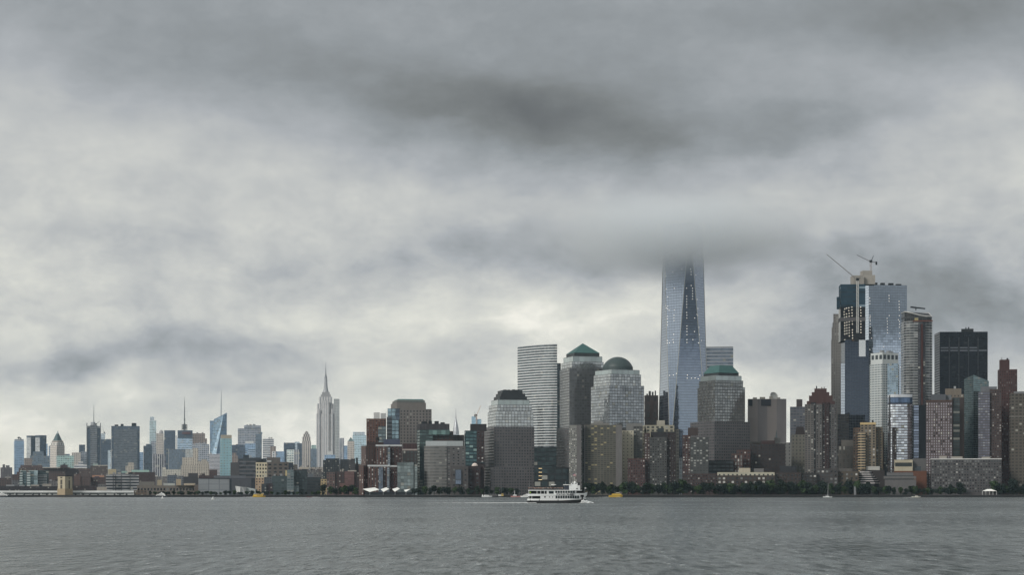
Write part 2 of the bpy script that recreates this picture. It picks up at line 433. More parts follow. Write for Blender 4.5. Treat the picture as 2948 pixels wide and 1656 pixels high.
# ------------------------------------------------------------------ water, land, sea wall
def water_material():
    m, t, p = newmat('water', 'harbour_water')
    pos = t.new('ShaderNodeNewGeometry').outputs['Position']
    n1 = t.noise(t.v('MULTIPLY', pos, (.62, .115, 1)), 1, 5, .62)[0]
    n2 = t.noise(t.v('MULTIPLY', pos, (1.3, .4, 1)), 1, 3, .6)[0]
    n3 = t.noise(t.v('MULTIPLY', pos, (.050, .013, 1)), 1, 4, .6)[0]
    n4 = t.noise(t.v('MULTIPLY', pos, (.0022, .004, 1)), 1, 3, .5)[0]
    hgt = t.m('ADD', t.m('MULTIPLY', n1, 4.2), t.m('MULTIPLY', n2, .6))
    hgt = t.m('ADD', hgt, t.m('MULTIPLY', n3, 7.0))
    b = t.new('ShaderNodeBump'); t.put(b.inputs['Height'], hgt); b.inputs['Strength'].default_value = 1.0; b.inputs['Distance'].default_value = 1.0
    t.put(p.inputs['Normal'], b.outputs[0])
    patch = t.m('ADD', t.m('MULTIPLY', n4, .25), t.m('ADD', t.m('MULTIPLY', n3, .2), t.m('MULTIPLY', n1, .55)))
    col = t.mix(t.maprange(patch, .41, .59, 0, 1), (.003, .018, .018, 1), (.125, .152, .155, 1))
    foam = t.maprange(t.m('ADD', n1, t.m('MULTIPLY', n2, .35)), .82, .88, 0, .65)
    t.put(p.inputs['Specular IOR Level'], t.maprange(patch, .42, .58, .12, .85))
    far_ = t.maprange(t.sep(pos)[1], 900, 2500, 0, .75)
    col = t.mix(far_, col, (.15, .165, .17, 1))  # paler towards the far shore: the grazing sky sheen put into the colour
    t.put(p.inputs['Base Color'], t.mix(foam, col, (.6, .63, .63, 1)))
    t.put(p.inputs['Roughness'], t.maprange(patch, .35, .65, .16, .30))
    p.inputs['IOR'].default_value = 1.333
    return m
SHORE = 2600.0
def sheet(name, x0, x1, y0, y1, z, mat):
    bm = bmesh.new(); bm.faces.new([bm.verts.new(q) for q in ((x0, y0, z), (x1, y0, z), (x1, y1, z), (x0, y1, z))])
    o = link(name, bm_mesh(name, bm), None, mat); o['kind'] = 'structure'; return o
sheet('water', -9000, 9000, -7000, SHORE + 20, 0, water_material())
sheet('ground', -9000, 9000, SHORE, 12500, GZ, plain((.13, .125, .115), .9, name='city_ground'))
bm = bmesh.new(); box(bm, -4200, 4200, SHORE - 1.2, SHORE - .1, -1.5, GZ + .25)
o = link('seawall', bm_mesh('seawall', bm), None, plain((.035, .034, .033), .9, var=.9, name='wet_stone')); o['kind'] = 'structure'
bm = bmesh.new(); box(bm, -4200, 4200, SHORE + .1, SHORE + 9, GZ + .004, GZ + .9)
o = link('promenade', bm_mesh('promenade', bm), None, plain((.15, .14, .13), .85, var=1.0, name='paving')); o['kind'] = 'structure'

# ------------------------------------------------------------------ colours
BRK_R, BRK_B, BRK_D = (.19, .082, .06), (.13, .082, .062), (.062, .042, .038)
STN, TAN, LIM, GRAN, GREY, SLATE = (.34, .31, .27), (.42, .32, .19), (.44, .41, .37), (.19, .172, .168), (.2, .2, .2), (.07, .08, .09)
GBLUE, GPALE, GDARK, GTEAL, GGREY = (.26, .33, .46), (.48, .53, .57), (.05, .065, .085), (.12, .21, .22), (.30, .33, .35)
granite = fac(GRAN, (.07, .075, .08), .26, .78, .26, .74, metal=.4, light=.07, vary=.9, blind=(.2, .195, .185))
granite_glass = fac(GRAN, (.13, .14, .15), .12, .9, .16, .84, metal=.6, light=.12, tilt=.02, blind=(.42, .42, .4))
curtain = fac((.13, .13, .125), (.48, .50, .51), .07, .95, .1, .93, metal=.8, rough=.07, light=.05, tilt=.03, vary=.5, blind=(.5, .5, .48))
curtain_top = fac((.3, .32, .31), (.44, .5, .5), .04, .97, .04, .97, metal=.6, light=0, tilt=.01, vary=.25)

# ------------------------------------------------------------------ downtown: the four stone and glass towers with different roofs
# lowest of the four, dark stepped roof
b = Bld('E', 'office_tower', 'broad grey stone tower with a dark stepped roof, before the curved white banded tower', 'office tower', 2790)
b.t('base', 62, 150, 540, 1115, granite, bay=3.9, fl=4.1, asp=1.0)
b.t('shaft', 95, 180, 515, 778, granite, yb=1115, bay=3.9, fl=4.1, asp=1.0, dY=7)
b.t('glass_shaft', 127, 195, 508, 650, curtain, yb=778, bay=4.6, fl=4.15, asp=1.0, dY=11)
b.t('upper_storeys', 137, 208, 494, 595, curtain, yb=650, bay=4.6, fl=4.15, asp=1.0, dY=15)
b.t('crown_band', 155, 212, 475, 553, curtain_top, yb=595, bay=10, fl=16, asp=1.0, dY=19)
dk = plain((.035, .04, .042), .5, name='dark_roof')
b.t('roof', 178, 228, 455, 525, dk, yb=553, asp=1.0, dY=24)
b.t('roof', 195, 240, 440, 500, dk, yb=525, asp=1.0, dY=28)
b.t('roof', 210, 250, 418, 475, dk, yb=500, asp=1.0, dY=32)
b.units(4, DARK, h=(1, 2.2))
# curved banded tower
b = Bld('E', 'glass_tower', 'tall curved glass tower striped with bright white horizontal bands', 'office tower', 2960)
def arc_pts(k, xl, xr, Y, bulge, depth, n=14, flat=.0):
    pts = []
    for i in range(n + 1):
        u = i / n; px = sx(k, xl + (xr - xl) * u); yy = Y + bulge * (1 - sin(pi / 2 * (u * 1.0))) ** 1.0
        pts.append(Vector((X_(px, yy), yy)))
    a, z = pts[0], pts[-1]
    return pts + [Vector((z.x + .02 * depth, z.y + depth)), Vector((a.x - .02 * depth + 8, max(a.y, z.y) + depth * .9))]
bands = fac((.66, .68, .68), (.13, .15, .165), -1, 2, .30, .98, metal=.55, rough=.08, light=.02, tilt=.03, vary=.7)
pts = arc_pts('E', 376, 706, 2960, 55, 42)
b.t('curved_wall', 0, 0, 0, 110, bands, pts=pts, bay=3, fl=4.05, cont=True, yb=958)
b.t('base', 512, 512, 704, 955, fac((.05, .06, .065), (.035, .055, .06), .1, .9, .1, .8, metal=.4, light=.03, vary=.9), dY=2, depth=36, bay=6, fl=7)
b.t('side_wing', 700, 700, 737, 250, fac((.12, .13, .14), (.12, .15, .17), -1, 2, .25, .9, metal=.5), dY=34, depth=8, bay=4, fl=4.05)

# pyramid roof
b = Bld('E', 'office_tower', 'tall grey glass tower capped by a green copper pyramid roof', 'office tower', 2850)
gtop = fac((.12, .12, .12), (.16, .165, .17), .08, .94, .12, .9, metal=.6, light=.02, tilt=.02, vary=.5)  # dark glass colour partly stands in for a dark building's reflection
b.t('base', 700, 806, 1010, 790, granite, bay=3.9, fl=4.1, asp=1.0)
b.t('shaft', 727, 808, 1098, 290, gtop, yb=790, bay=3.9, fl=4.1, asp=1.0, dY=6)
b.t('upper_storeys', 740, 830, 1094, 235, curtain, yb=290, bay=4.4, fl=4.15, asp=1.0, dY=10)
b.t('crown_band', 758, 838, 1082, 190, curtain_top, yb=235, bay=10, fl=16, asp=1.0, dY=14)
q = rect('E', 782, 850, 1058, 2868, 1.0); z0 = Z_(sy('E', 190), 2868); za = Z_(sy('E', 162), 2868); z1 = Z_(sy('E', 74), 2890)
b.t('roof_drum', 0, 0, 0, 162, plain((.05, .06, .06), .5), pts=q, yb=190)
c = sum(q, Vector((0, 0))) / 4
b.t('pyramid_roof', 0, 0, 0, 74, GREENCU, pts=[c + (p - c) * 1.02 for p in q], yb=162, top=[c + (p - c) * .012 for p in q], roof=GREENCU)
# dome roof
b = Bld('E', 'office_tower', 'grey glass tower crowned by a round green copper dome', 'office tower', 2760)
b.t('base', 975, 1142, 1440, 800, granite, bay=3.9, fl=4.1, asp=1.0)
b.t('shaft', 987, 1142, 1430, 432, fac((.12, .12, .12), (.36, .38, .40), .07, .95, .1, .92, metal=.75, rough=.07, light=.05, tilt=.035, vary=.5), yb=800, bay=4.2, fl=4.1, asp=1.0, dY=5)
b.t('upper_storeys', 1010, 1150, 1405, 338, curtain, yb=432, bay=4.4, fl=4.15, asp=1.0, dY=10)
b.t('crown_band', 1022, 1160, 1393, 300, curtain_top, yb=338, bay=10, fl=16, asp=1.0, dY=14)
cY = 2810; cpt = P('E', 1211, 295, cY); off = b.root.location; R_ = 125 / 2.894 / F * cY
bm = bmesh.new(); zt = Z_(sy('E', 197), cY); zb = Z_(sy('E', 283), cY)
lathe(bm, [(R_ * 1.01, Z_(sy('E', 330), cY) - off.z), (R_ * 1.01, zb - off.z)], (cpt.x - off.x, cY - off.y), 40)
b.part('dome_drum', bm, plain((.06, .10, .095), .5))
bm = bmesh.new(); hd = zt - zb; Rs = (R_ * R_ + hd * hd) / (2 * hd); f0 = math.acos((Rs - hd) / Rs); prof = [(Rs * sin(a), zb + Rs * cos(a) - (Rs - hd) - off.z) for a in [f0 * (1 - i / 14) for i in range(15)]]
lathe(bm, prof, (cpt.x - off.x, cY - off.y), 40); b.part('dome', bm, plain((.045, .085, .08), .45, name='dark_copper'), True)
# hip roof
b = Bld('G', 'office_tower', 'stepped grey tower with a low green hip roof before the giant tapering skyscraper', 'office tower', 2740)
b.t('base', 600, 800, 1097, 735, granite, bay=3.9, fl=4.1, asp=1.0)
b.t('shaft', 660, 805, 1056, 445, fac((.10, .095, .092), (.32, .33, .33), .09, .93, .14, .88, metal=.7, rough=.07, light=.05, tilt=.03, vary=.6), yb=735, bay=4.0, fl=4.1, asp=1.0, dY=8)
b.t('upper_storeys', 672, 807, 1040, 390, fac((.11, .11, .108), (.30, .31, .31), .08, .94, .12, .9, metal=.7, light=.04, tilt=.025, vary=.5), yb=445, bay=4.0, fl=4.1, asp=1.0, dY=12)
b.t('crown_band', 685, 810, 1027, 350, curtain_top, yb=390, bay=10, fl=16, asp=1.0, dY=16)
q = rect('G', 712, 835, 1003, 2764, 1.0); c = sum(q, Vector((0, 0))) / 4
b.t('roof_drum', 0, 0, 0, 328, plain((.05, .06, .06), .5), pts=q, yb=350)
b.t('hip_roof', 0, 0, 0, 262, GREENCU, pts=[c + (p - c) * 1.03 for p in q], yb=328, top=[c + (p - c) * .62 for p in q], roof=GREENCU)

# ------------------------------------------------------------------ the tallest tower, lost in the cloud
b = Bld('L', 'skyscraper', 'giant tapering mirror glass skyscraper whose top disappears into the cloud', 'skyscraper', 2950)
q = [Vector(p) for p in rect('L', 98, 200, 525, 2950, .8)]; c = sum(q, Vector((0, 0))) / 4
off = b.mk(q); zb, zt = 58.0, 417.0
def glassmat(col, fl=1, **kw): return fac((.14, .15, .165), col, .035, .985, .07, .97, metal=.92, light=0, vary=.08, rough=.035, **kw)
shaft = glassmat((.29, .345, .44), tilt=.004)
B3 = [Vector((p.x, p.y, zb)) for p in q]
T3 = [Vector(((q[i] + q[(i + 1) % 4]) / 2).to_tuple() + (zt,)) for i in range(4)]
bm = bmesh.new(); uvl = bm.loops.layers.uv.new('UVMap'); polys = []
def tri(a, b_, c_):
    vs = [bm.verts.new(p - off) for p in (a, b_, c_)]; f = bm.faces.new(vs); polys.append((a, b_, c_))
    e = Vector(((b_ - a).x, (b_ - a).y, 0)) if abs((b_ - a).z) < 1 else Vector(((c_ - b_).x, (c_ - b_).y, 0)); e.normalize()
    for lp, p in zip(f.loops, (a, b_, c_)): lp[uvl].uv = (e.dot(p - a) / 3.1 + 40, (zt - p.z) / 4.1)
for i in range(4):
    tri(B3[i], B3[(i + 1) % 4], T3[i]); tri(T3[i - 1], B3[i], T3[i])
bm.faces.new([bm.verts.new(p - off) for p in T3])
b.part('glass_shaft', bm, shaft)
b.t('base', 0, 0, 0, 0, fac((.3, .33, .35), (.35, .4, .44), .1, .9, .05, .95, metal=.7, light=0), pts=q, ztop=[zb] * 4, bay=3, fl=6)
es = plain((.5, .5, .47), .3, .5, .1, 'steel_edge')
for i in (0, 1, 2, 3):
    for e in (T3[i - 1], T3[i]):
        bm = bmesh.new(); bar(bm, B3[i] - off, e - off, .55, .55, 4); b.part('corner_edge', bm, es)
L1 = [(160, 250), (165, 275), (222, 242), (298, 216), (371, 218), (375, 240), (375, 262), (414, 267), (236, 377), (168, 384), (181, 448), (337, 376), (376, 354), (387, 377), (387, 399), (387, 422), (387, 444), (387, 466), (338, 443), (338, 466), (338, 489), (338, 512), (338, 535), (424, 470), (338, 580), (339, 602), (339, 625), (405, 625), (431, 546), (424, 595), (430, 605), (164, 520), (170, 541), (181, 527), (180, 549), (192, 560), (236, 558), (233, 602), (233, 624), (233, 646), (178, 610), (178, 632), (178, 660), (178, 684), (170, 708), (340, 692), (340, 715), (340, 738), (340, 764), (403, 738), (440, 704), (443, 764), (231, 761), (225, 805), (229, 828), (179, 813), (195, 832), (179, 835), (340, 806), (340, 829), (390, 806), (437, 833), (460, 813), (196, 1104), (228, 1102), (253, 1088), (344, 1102), (343, 1127), (378, 1127), (408, 1126), (434, 1133), (448, 1104)]
GLOW = lamp((1, .94, .85), .7)
hits(polys, 'L', L1, 1.1, 1.0, GLOW, b.root)
# flat banded tower behind it
b = Bld('G', 'office_tower', 'flat topped blue glass slab with pale stripes, half hidden right of the tapering skyscraper', 'office tower', 3160)
b.t('wall', 700, 700, 958, 118, fac((.40, .43, .47), (.20, .24, .30), -1, 2, .34, .98, metal=.7, light=.03, tilt=.01, vary=.4), bay=4, fl=5.6, depth=40)
b.t('open_crown', 724, 724, 957, 112, plain((.35, .38, .4), .5), yb=118, dY=1, depth=36)

# ------------------------------------------------------------------ right group of towers
b = Bld('K', 'skyscraper', 'broad pale blue mirror glass skyscraper, flat topped, right of the tower under construction', 'skyscraper', 3050)
g4 = glassmat((.70, .79, .92), tilt=.003)
b.t('glass_wall', 428, 464, 826, 329, g4, bay=4, fl=4.1, asp=3.6)
q, z0, z1 = b.last
b.units(4, DARK, h=(1.5, 5), name='roof_mast')
fp = [(Vector((*q[i], z0)), Vector((*q[(i + 1) % 4], z0)), Vector((*q[(i + 1) % 4], z1)), Vector((*q[i], z1))) for i in (0, 3)]
hits(fp, 'K', [(656, 432), (656, 459), (656, 486), (472, 456), (474, 483), (474, 510), (751, 487), (751, 515), (752, 543), (753, 570), (753, 623), (658, 622), (637, 649), (640, 676), (640, 703), (640, 730), (640, 758), (641, 785), (755, 678), (756, 705), (755, 733), (757, 787), (757, 840), (745, 661), (476, 620), (477, 634), (474, 647), (476, 660), (477, 674), (477, 702), (477, 730), (477, 757), (476, 785), (490, 836), (604, 918), (474, 944), (759, 975), (764, 1111)], 1.0, 1.0, GLOW, b.root)
b = Bld('K', 'unfinished_tower', 'dark skyscraper under construction wrapped in blue netting with concrete cores and work lights on top', 'tower under construction', 2985)
b.t('open_floors', 178, 196, 432, 540, fac((.022, .022, .026), (.012, .012, .015), -1, 2, .25, .9, metal=0, light=.02, vary=.9, blind=(.1, .06, .04)), yb=868, bay=4, fl=3.1, asp=1.2, dY=2)
q, z0, z1 = b.last
net = fac((.035, .10, .15), (.012, .035, .055), -1, 2, .5, .96, metal=0, rough=.7, light=.12, vary=1.2, tilt=0, blind=(.22, .3, .36))
b.t('netting', 180, 198, 432, 325, net, yb=540, bay=9, fl=7, asp=1.2, dY=2.5)
b.t('concrete_belt', 176, 195, 434, 640, plain((.22, .2, .19), .8), yb=676, asp=1.2, dY=1)
b.t('hoist', 160, 160, 190, 445, net, yb=560, bay=6, fl=6, dY=6, depth=6)
b.t('concrete_core', 290, 318, 420, 240, CONC, yb=325, asp=.9, dY=12)
b.t('concrete_core', 398, 410, 525, 238, CONC, yb=325, asp=.9, dY=20)
b.t('concrete_core', 382, 405, 497, 195, CONC, yb=240, asp=.9, dY=24)
b.t('glass_wall', 203, 238, 464, 852, glassmat((.075, .092, .125), tilt=.003), bay=4, fl=4.1, asp=1.5)
b.t('mirror_panel', 371, 371, 434, 853, plain((.85, .87, .9), .12, .8, .0, 'bright_glass'), yb=1010, dY=-.6, depth=1.0)
b.t('side_wing', 200, 200, 238, 1075, glassmat((.55, .6, .68), tilt=.003), bay=4, fl=4.1, dY=-1, depth=12)
fp = [(Vector((*q[i], z0)), Vector((*q[(i + 1) % 4], z0)), Vector((*q[(i + 1) % 4], z1)), Vector((*q[i], z1))) for i in (0, 3)]
WL = [(236, 535), (246, 526), (274, 521), (303, 515), (386, 515), (236, 560), (253, 552), (275, 548), (304, 542), (387, 542), (230, 587), (275, 575), (305, 568), (388, 569), (231, 612), (253, 606), (278, 601), (306, 596), (389, 596), (233, 639), (253, 632), (278, 628), (306, 623), (389, 623), (236, 691), (256, 686), (279, 681), (308, 676), (389, 677), (236, 718), (256, 713), (279, 708), (309, 702), (389, 703), (236, 744), (256, 739), (279, 735), (389, 730), (236, 770), (256, 765), (279, 762), (308, 757), (389, 757), (237, 797), (256, 791), (279, 787), (309, 783), (390, 783), (280, 815), (311, 809), (311, 836), (237, 851)]
hits(fp, 'K', WL, 1.0, 1.0, lamp((1, .93, .78), 1.2), b.root, 'work_light')
def crane(label, k, Y, base, top, jib, back, apex, mat, r=1.3, tip_mat=None):
    p0, p1 = P(k, *base, Y), P(k, *top, Y); root = thing('tower_crane', label, 'crane', p0)
    bm = bmesh.new(); h = (p1 - p0).z; n = max(3, int(h / (r * 2)))
    for ax, ay in ((-r, -r), (r, -r), (r, r), (-r, r)): bar(bm, (ax, ay, 0), (ax + (p1 - p0).x, ay, h), r * .22)
    for i in range(n):
        za, zb_ = h * i / n, h * (i + 1) / n; s_ = 1 if i % 2 else -1; dx_ = (p1 - p0).x * i / n
        for yy in (-r, r): bar(bm, (dx_ - s_ * r, yy, za), (dx_ + s_ * r, yy, zb_), r * .15)
        bar(bm, (dx_ - r, -r, za), (dx_ + r, -r, za), r * .14)
    link('mast', bm_mesh('mast', bm), root, mat)
    def truss(name, a, b_, w):
        bm = bmesh.new(); a, b_ = a - p0, b_ - p0; n = 12
        up = Vector((0, 0, w)); sd_ = Vector((0, w, 0))
        for o_ in (up, -up * .3 + sd_, -up * .3 - sd_): bar(bm, a + o_, b_ + o_ * .4, w * .16)
        for i in range(n):
            u0, u1 = i / n, (i + 1) / n
            bar(bm, a.lerp(b_, u0) + up * (1 - .6 * u0), a.lerp(b_, u1) - up * .3, w * .1); bar(bm, a.lerp(b_, u0) - up * .3, a.lerp(b_, u1) + up * (1 - .6 * u1), w * .1)
        link(name, bm_mesh(name, bm), root, tip_mat or mat)
    truss('jib', p1, P(k, *jib, Y - 15), r * .9)
    if back:
        truss('counter_jib', p1, P(k, *back, Y + 8), r * .9)
        bm = bmesh.new(); e = P(k, *back, Y + 8) - p0; box(bm, e.x - r, e.x + r, e.y - r, e.y + r, e.z - 3 * r, e.z + r); link('counterweight', bm_mesh('counterweight', bm), root, DARK)
    bm = bmesh.new(); e = p1 - p0; box(bm, e.x - r * 1.6, e.x + r * 1.6, -r * 1.6, r * 1.6, e.z - r * .5, e.z + r * 2.2); link('cab', bm_mesh('cab', bm), root, DARK)
    if apex:
        bm = bmesh.new(); e2 = P(k, *apex, Y) - p0
        for yy in (-r, r): bar(bm, (e.x, yy, e.z), (e2.x, 0, e2.z), r * .35, r * .25)
        link('apex_frame', bm_mesh('apex_frame', bm), root, DARK)
crane('white lattice crane clamped to the unfinished tower, thin jib raised far left', 'K', 2960, (358, 785), (358, 285), (65, 40), None, (385, 262), plain((.6, .6, .58), .5), 1.35, plain((.42, .40, .39), .6)) 
crane('tower crane on the topmost concrete core of the unfinished tower, jib pointing up left', 'K', 3016, (484, 196), (484, 112), (350, 46), (536, 118), (510, 52), plain((.42, .40, .40), .5), 1.2)
b = Bld('K', 'stone_tower', 'slender beige stone tower with stepped shoulders left of the unfinished skyscraper', 'tower', 3250)
st = fac((.30, .27, .235), (.09, .085, .08), .33, .67, .2, .72, metal=.1, vary=.6)
for xl, xr, yt, yb in ((108, 215, 850, None), (112, 212, 735, 850), (120, 208, 690, 735), (128, 200, 606, 690)): b.t('wall', xl, xl, xr, yt, st, yb=yb, bay=4, fl=4.5, dY=(0 if yb is None else 3), depth=30)
b = Bld('K', 'white_tower', 'white gridded residential tower with chamfered corners in front of the pale mirror skyscraper', 'tower', 2765)
wt = fac((.50, .53, .53), (.10, .14, .17), .3, .86, .25, .8, metal=.5, light=.05, vary=.6)
b.t('shaft', 474, 590, 752, 1075, wt, bay=3.2, fl=3.4, asp=1.2)
b.t('glass_bay', 640, 640, 742, 1075, fac((.3, .36, .4), (.26, .34, .42), .05, .95, .08, .9, metal=.75, light=.05), bay=3, fl=3.4, dY=3, depth=4)
b.t('crown_storeys', 482, 595, 745, 972, fac((.52, .55, .55), (.05, .06, .07), .2, .85, .2, .62, metal=.2, light=0), yb=1075, bay=8, fl=15, asp=1.2, dY=5)
b.units(3, STEEL)
b = Bld('K', 'round_tower', 'dark curved glass tower with open crown and red hoist track beside the black slab', 'tower under construction', 2900)
def bow(k, xl, xr, Y, dp=.5, n=10):
    c = (sx(k, xl) + sx(k, xr)) / 2; w = (X_(sx(k, xr), Y) - X_(sx(k, xl), Y)) / 2; cx_ = X_(c, Y)
    pts = []
    for i in range(n + 1):
        a = pi + pi * i / n; pts.append(Vector((cx_ + w * math.copysign(abs(cos(a)) ** .6, cos(a)), Y + w * dp + w * dp * sin(a))))
    return pts + [Vector((cx_ + w, Y + w * 1.6)), Vector((cx_ - w, Y + w * 1.6))]
cv = fac((.33, .34, .34), (.11, .115, .12), .05, 1, .2, .98, metal=.6, light=.05, tilt=.03, vary=.8, blind=(.3, .3, .3))
q = bow('K', 811, 1080, 2900)
b.t('curved_wall', 0, 0, 0, 680, cv, pts=q, bay=6, fl=3.95, cont=True)
c = sum(q, Vector((0, 0))) / len(q); q2 = [c + (p - c) * .97 for p in q]; zL, zR = Z_(sy('K', 580), 2900), Z_(sy('K', 628), 2900)
xs = [p.x for p in q2]; zz = [zL + (zR - zL) * min(1, ((p.x - min(xs)) / (max(xs) - min(xs))) * 1.6) for p in q2]; zz[-1] = zz[-2] = zL
b.t('open_crown', 0, 0, 0, 0, fac((.10, .105, .1), (.03, .03, .03), .06, .94, .1, .9, metal=.2, light=.03, blind=(.35, .3, .15)), pts=q2, yb=680, ztop=zz, bay=6, fl=9, cont=True)
off = b.root.location; bm = bmesh.new()
for i in range(len(q2)):
    a, e = q2[i], q2[(i + 1) % len(q2)]; bar(bm, (a.x - off.x, a.y - off.y, zz[i] - off.z), (e.x - off.x, e.y - off.y, zz[(i + 1) % len(q2)] - off.z), .8)
b.part('crown_rim', bm, plain((.5, .5, .48), .4))
x0, x1 = X_(sx('K', 962), 2896), X_(sx('K', 976), 2896); bm = bmesh.new(); box(bm, x0 - off.x, x1 - off.x, 2894.5 - off.y, 2899 - off.y, 0, Z_(sy('K', 700), 2896) - off.z); b.part('hoist_track', bm, plain((.12, .035, .025), .7))
b.t('dark_bay', 930, 930, 1000, 700, fac((.03, .03, .035), (.06, .06, .07), .1, .9, .1, .9, metal=.3), dY=-.8, depth=3, bay=4, fl=3.95)
b.t('orange_screen', 880, 880, 1070, 668, plain((.20, .065, .04), .7), yb=680, dY=-.5, depth=2)
bm = bmesh.new(); e = P('K', 910, 572, 2915) - off; bar(bm, e, e + Vector((0, 0, 4)), .8); bar(bm, e + Vector((-8, 0, 5)), e + Vector((14, 0, 2.5)), 1.3, 1); b.part('window_washing_rig', bm, DARK)
b = Bld('K', 'office_slab', 'broad black steel office slab with two pale window rows, behind the curved dark tower', 'office tower', 3120)
bs = fac((.012, .014, .019), (.016, .020, .030), .12, .9, .3, .8, metal=.5, light=.02, vary=.8, blind=(.06, .065, .075))
b.t('wall', 1085, 1136, 1590, 776, bs, bay=6.6, fl=3.9, asp=1.6)
off = b.root.location; q, z0, z1 = b.last; d1 = (q[1] - q[0]).normalized(); nr = Vector((d1.y, -d1.x)); ln = (q[1] - q[0]).length
for yy in (922, 948):
    for i in range(5):
        if (yy, i) == (922, 4): continue
        p = q[0] + d1 * (ln * (i * .2 + .1)) + nr * .3; bm = bmesh.new(); box(bm, -ln * .08, ln * .08, -.1, .1, -1.1, 1.1); o = b.part('window_row', bm, plain((.16, .18, .21), .3)); o.location = (p.x - off.x, p.y - off.y, Z_(sy('K', yy + 6), 3120) - off.z); o.rotation_euler.z = atan2(d1.y, d1.x)
for i in range(1, 5):
    p = q[0] + d1 * (ln * i * .2) + nr * .25; bm = bmesh.new(); box(bm, -.7, .7, -.2, .2, 0, z1 - GZ - 9); o = b.part('pier', bm, plain((.03, .033, .04), .5)); o.location = (p.x - off.x, p.y - off.y, 0); o.rotation_euler.z = atan2(d1.y, d1.x)
b.t('penthouse', 1340, 1340, 1456, 748, DARK, yb=776, dY=15, depth=15); b.units(2, DARK, h=(2, 4))
b = Bld('K', 'brick_tower', 'slim dark red brick tower with a narrower top block, right of the black slab', 'apartment tower', 2780)
b.t('wall', 1684, 1700, 1870, 1132, plain((.115, .045, .036), .85), asp=1.2, win=(3.0, 3.9, .32, .5, 'mixed'))
b.t('top_block', 1700, 1710, 1797, 1040, plain((.115, .045, .036), .85), yb=1132, dY=8, asp=1.2)
b.units(2)

# J: right front row
b = Bld('J', 'glass_wedge', 'teal glass tower with a slanted peaked top and one bright mirror side', 'tower', 2720)
a = rect('J', 1430, 1532, 1702, 2720, 1.3); zl, zm_, zr = Z_(sy('J', 40), 2720), Z_(sy('J', -2), 2720), Z_(sy('J', 62), 2720)
b.t('glass_wall', 0, 0, 0, 0, fac((.16, .2, .2), (.20, .27, .28), .04, .97, .1, .92, metal=.8, rough=.06, light=.02, tilt=.02, vary=.5), pts=a, ztop=[zm_, zr, zr, zl], bay=4, fl=3.1)
b = Bld('J', 'apartment_tower', 'tower half violet window bands, half brown brick, before the slim red brick tower', 'apartment tower', 2690)
b.t('glass_wing', 1585, 1585, 1712, 188, fac((.12, .095, .10), (.17, .18, .23), .08, .92, .3, .82, metal=.4, light=.14, vary=.9, blind=(.34, .36, .40)), bay=3.4, fl=3.6, depth=24)
b.t('brick_wing', 1710, 1710, 1840, 158, plain((.11, .065, .055), .85), depth=24, win=(3.4, 3.6, .5, .42, 'mixed'))
b.t('penthouse', 1612, 1612, 1790, 130, plain((.2, .2, .21), .7), yb=188, dY=6, depth=12)
b = Bld('J', 'office_tower', 'brown granite office tower with square windows at the far right edge', 'office tower', 2670)
b.t('wall', 1925, 1942, 2200, 205, fac((.155, .125, .09), (.04, .035, .03), .2, .8, .22, .74, metal=.2, light=.05, vary=.8), bay=5, fl=4.4, asp=1.2)
b.t('cornice_storey', 1922, 1940, 2200, 452, plain((.28, .25, .2), .8), yb=462, dY=-.5, asp=1.2)
b.t('penthouse', 1975, 1975, 2190, 182, plain((.25, .25, .25), .7), yb=205, dY=14, depth=10)
b = Bld('J', 'apartment_tower', 'blue and white glass tower with a curved front and dark balcony bands', 'apartment tower', 2700)
q = bow('J', 628, 872, 2700, .28)
b.t('curved_front', 0, 0, 0, 318, fac((.10, .055, .045), (.62, .66, .74), .03, .98, .24, .97, metal=.85, rough=.06, light=.03, tilt=.04, vary=.9), pts=q, bay=4, fl=3.7, cont=True)
b.t('blue_storeys', 0, 0, 0, 246, fac((.05, .08, .13), (.10, .15, .25), .03, .97, .1, .9, metal=.6), pts=q, yb=318, bay=4, fl=8, cont=True)
b.t('crown_band', 0, 0, 0, 215, plain((.6, .62, .66), .3, .3), pts=q, yb=246)
b.t('dark_edge', 608, 608, 634, 225, plain((.05, .045, .045), .6), depth=12, dY=6)
b.t('brick_bay', 640, 640, 690, 575, plain((.06, .04, .036), .8), depth=4, dY=-1.2, win=(3.4, 3.7, .45, .5, 'mixed'))
b.t('dark_wing', 868, 868, 1022, 330, fac((.018, .022, .028), (.22, .26, .36), .06, .42, .2, .9, metal=.7, light=.08, vary=1.0), dY=6, bay=17, fl=3.7, depth=20)
b = Bld('J', 'apartment_tower', 'broad red brick tower with regular pale windows and a grey penthouse', 'apartment tower', 2665)
b.t('wall', 1010, 1012, 1300, 292, plain((.15, .095, .085), .85), asp=.5, win=(3.25, 3.65, .5, .62, 'pale'))
b.t('corner_bay', 1236, 1236, 1300, 300, fac((.06, .075, .075), (.22, .28, .28), .06, .94, .2, .92, metal=.6, light=.12), dY=-.9, depth=3, bay=6, fl=3.65)
b.t('side_wall', 1300, 1300, 1432, 250, fac((.075, .05, .042), (.05, .065, .07), .1, .62, .1, .9, metal=.3, light=.08), dY=12, bay=12, fl=3.65, depth=26)
b.t('cornice', 1008, 1008, 1302, 278, plain((.15, .075, .05), .8), yb=292, dY=-.4, depth=26)
b.t('penthouse', 1068, 1068, 1232, 214, plain((.13, .135, .145), .6), yb=278, dY=6, depth=14)
b.t('penthouse', 1232, 1232, 1290, 222, plain((.2, .21, .22), .6), yb=278, dY=7, depth=12)
b = Bld('J', 'stone_tower', 'tan stone block with stepped rounded top peeking over the red brick tower with grey penthouse', 'building', 2790)
b.t('wall', 1195, 1195, 1426, 215, fac((.26, .2, .14), (.08, .07, .06), .3, .7, .2, .7, metal=.1), bay=5, fl=5, depth=30)
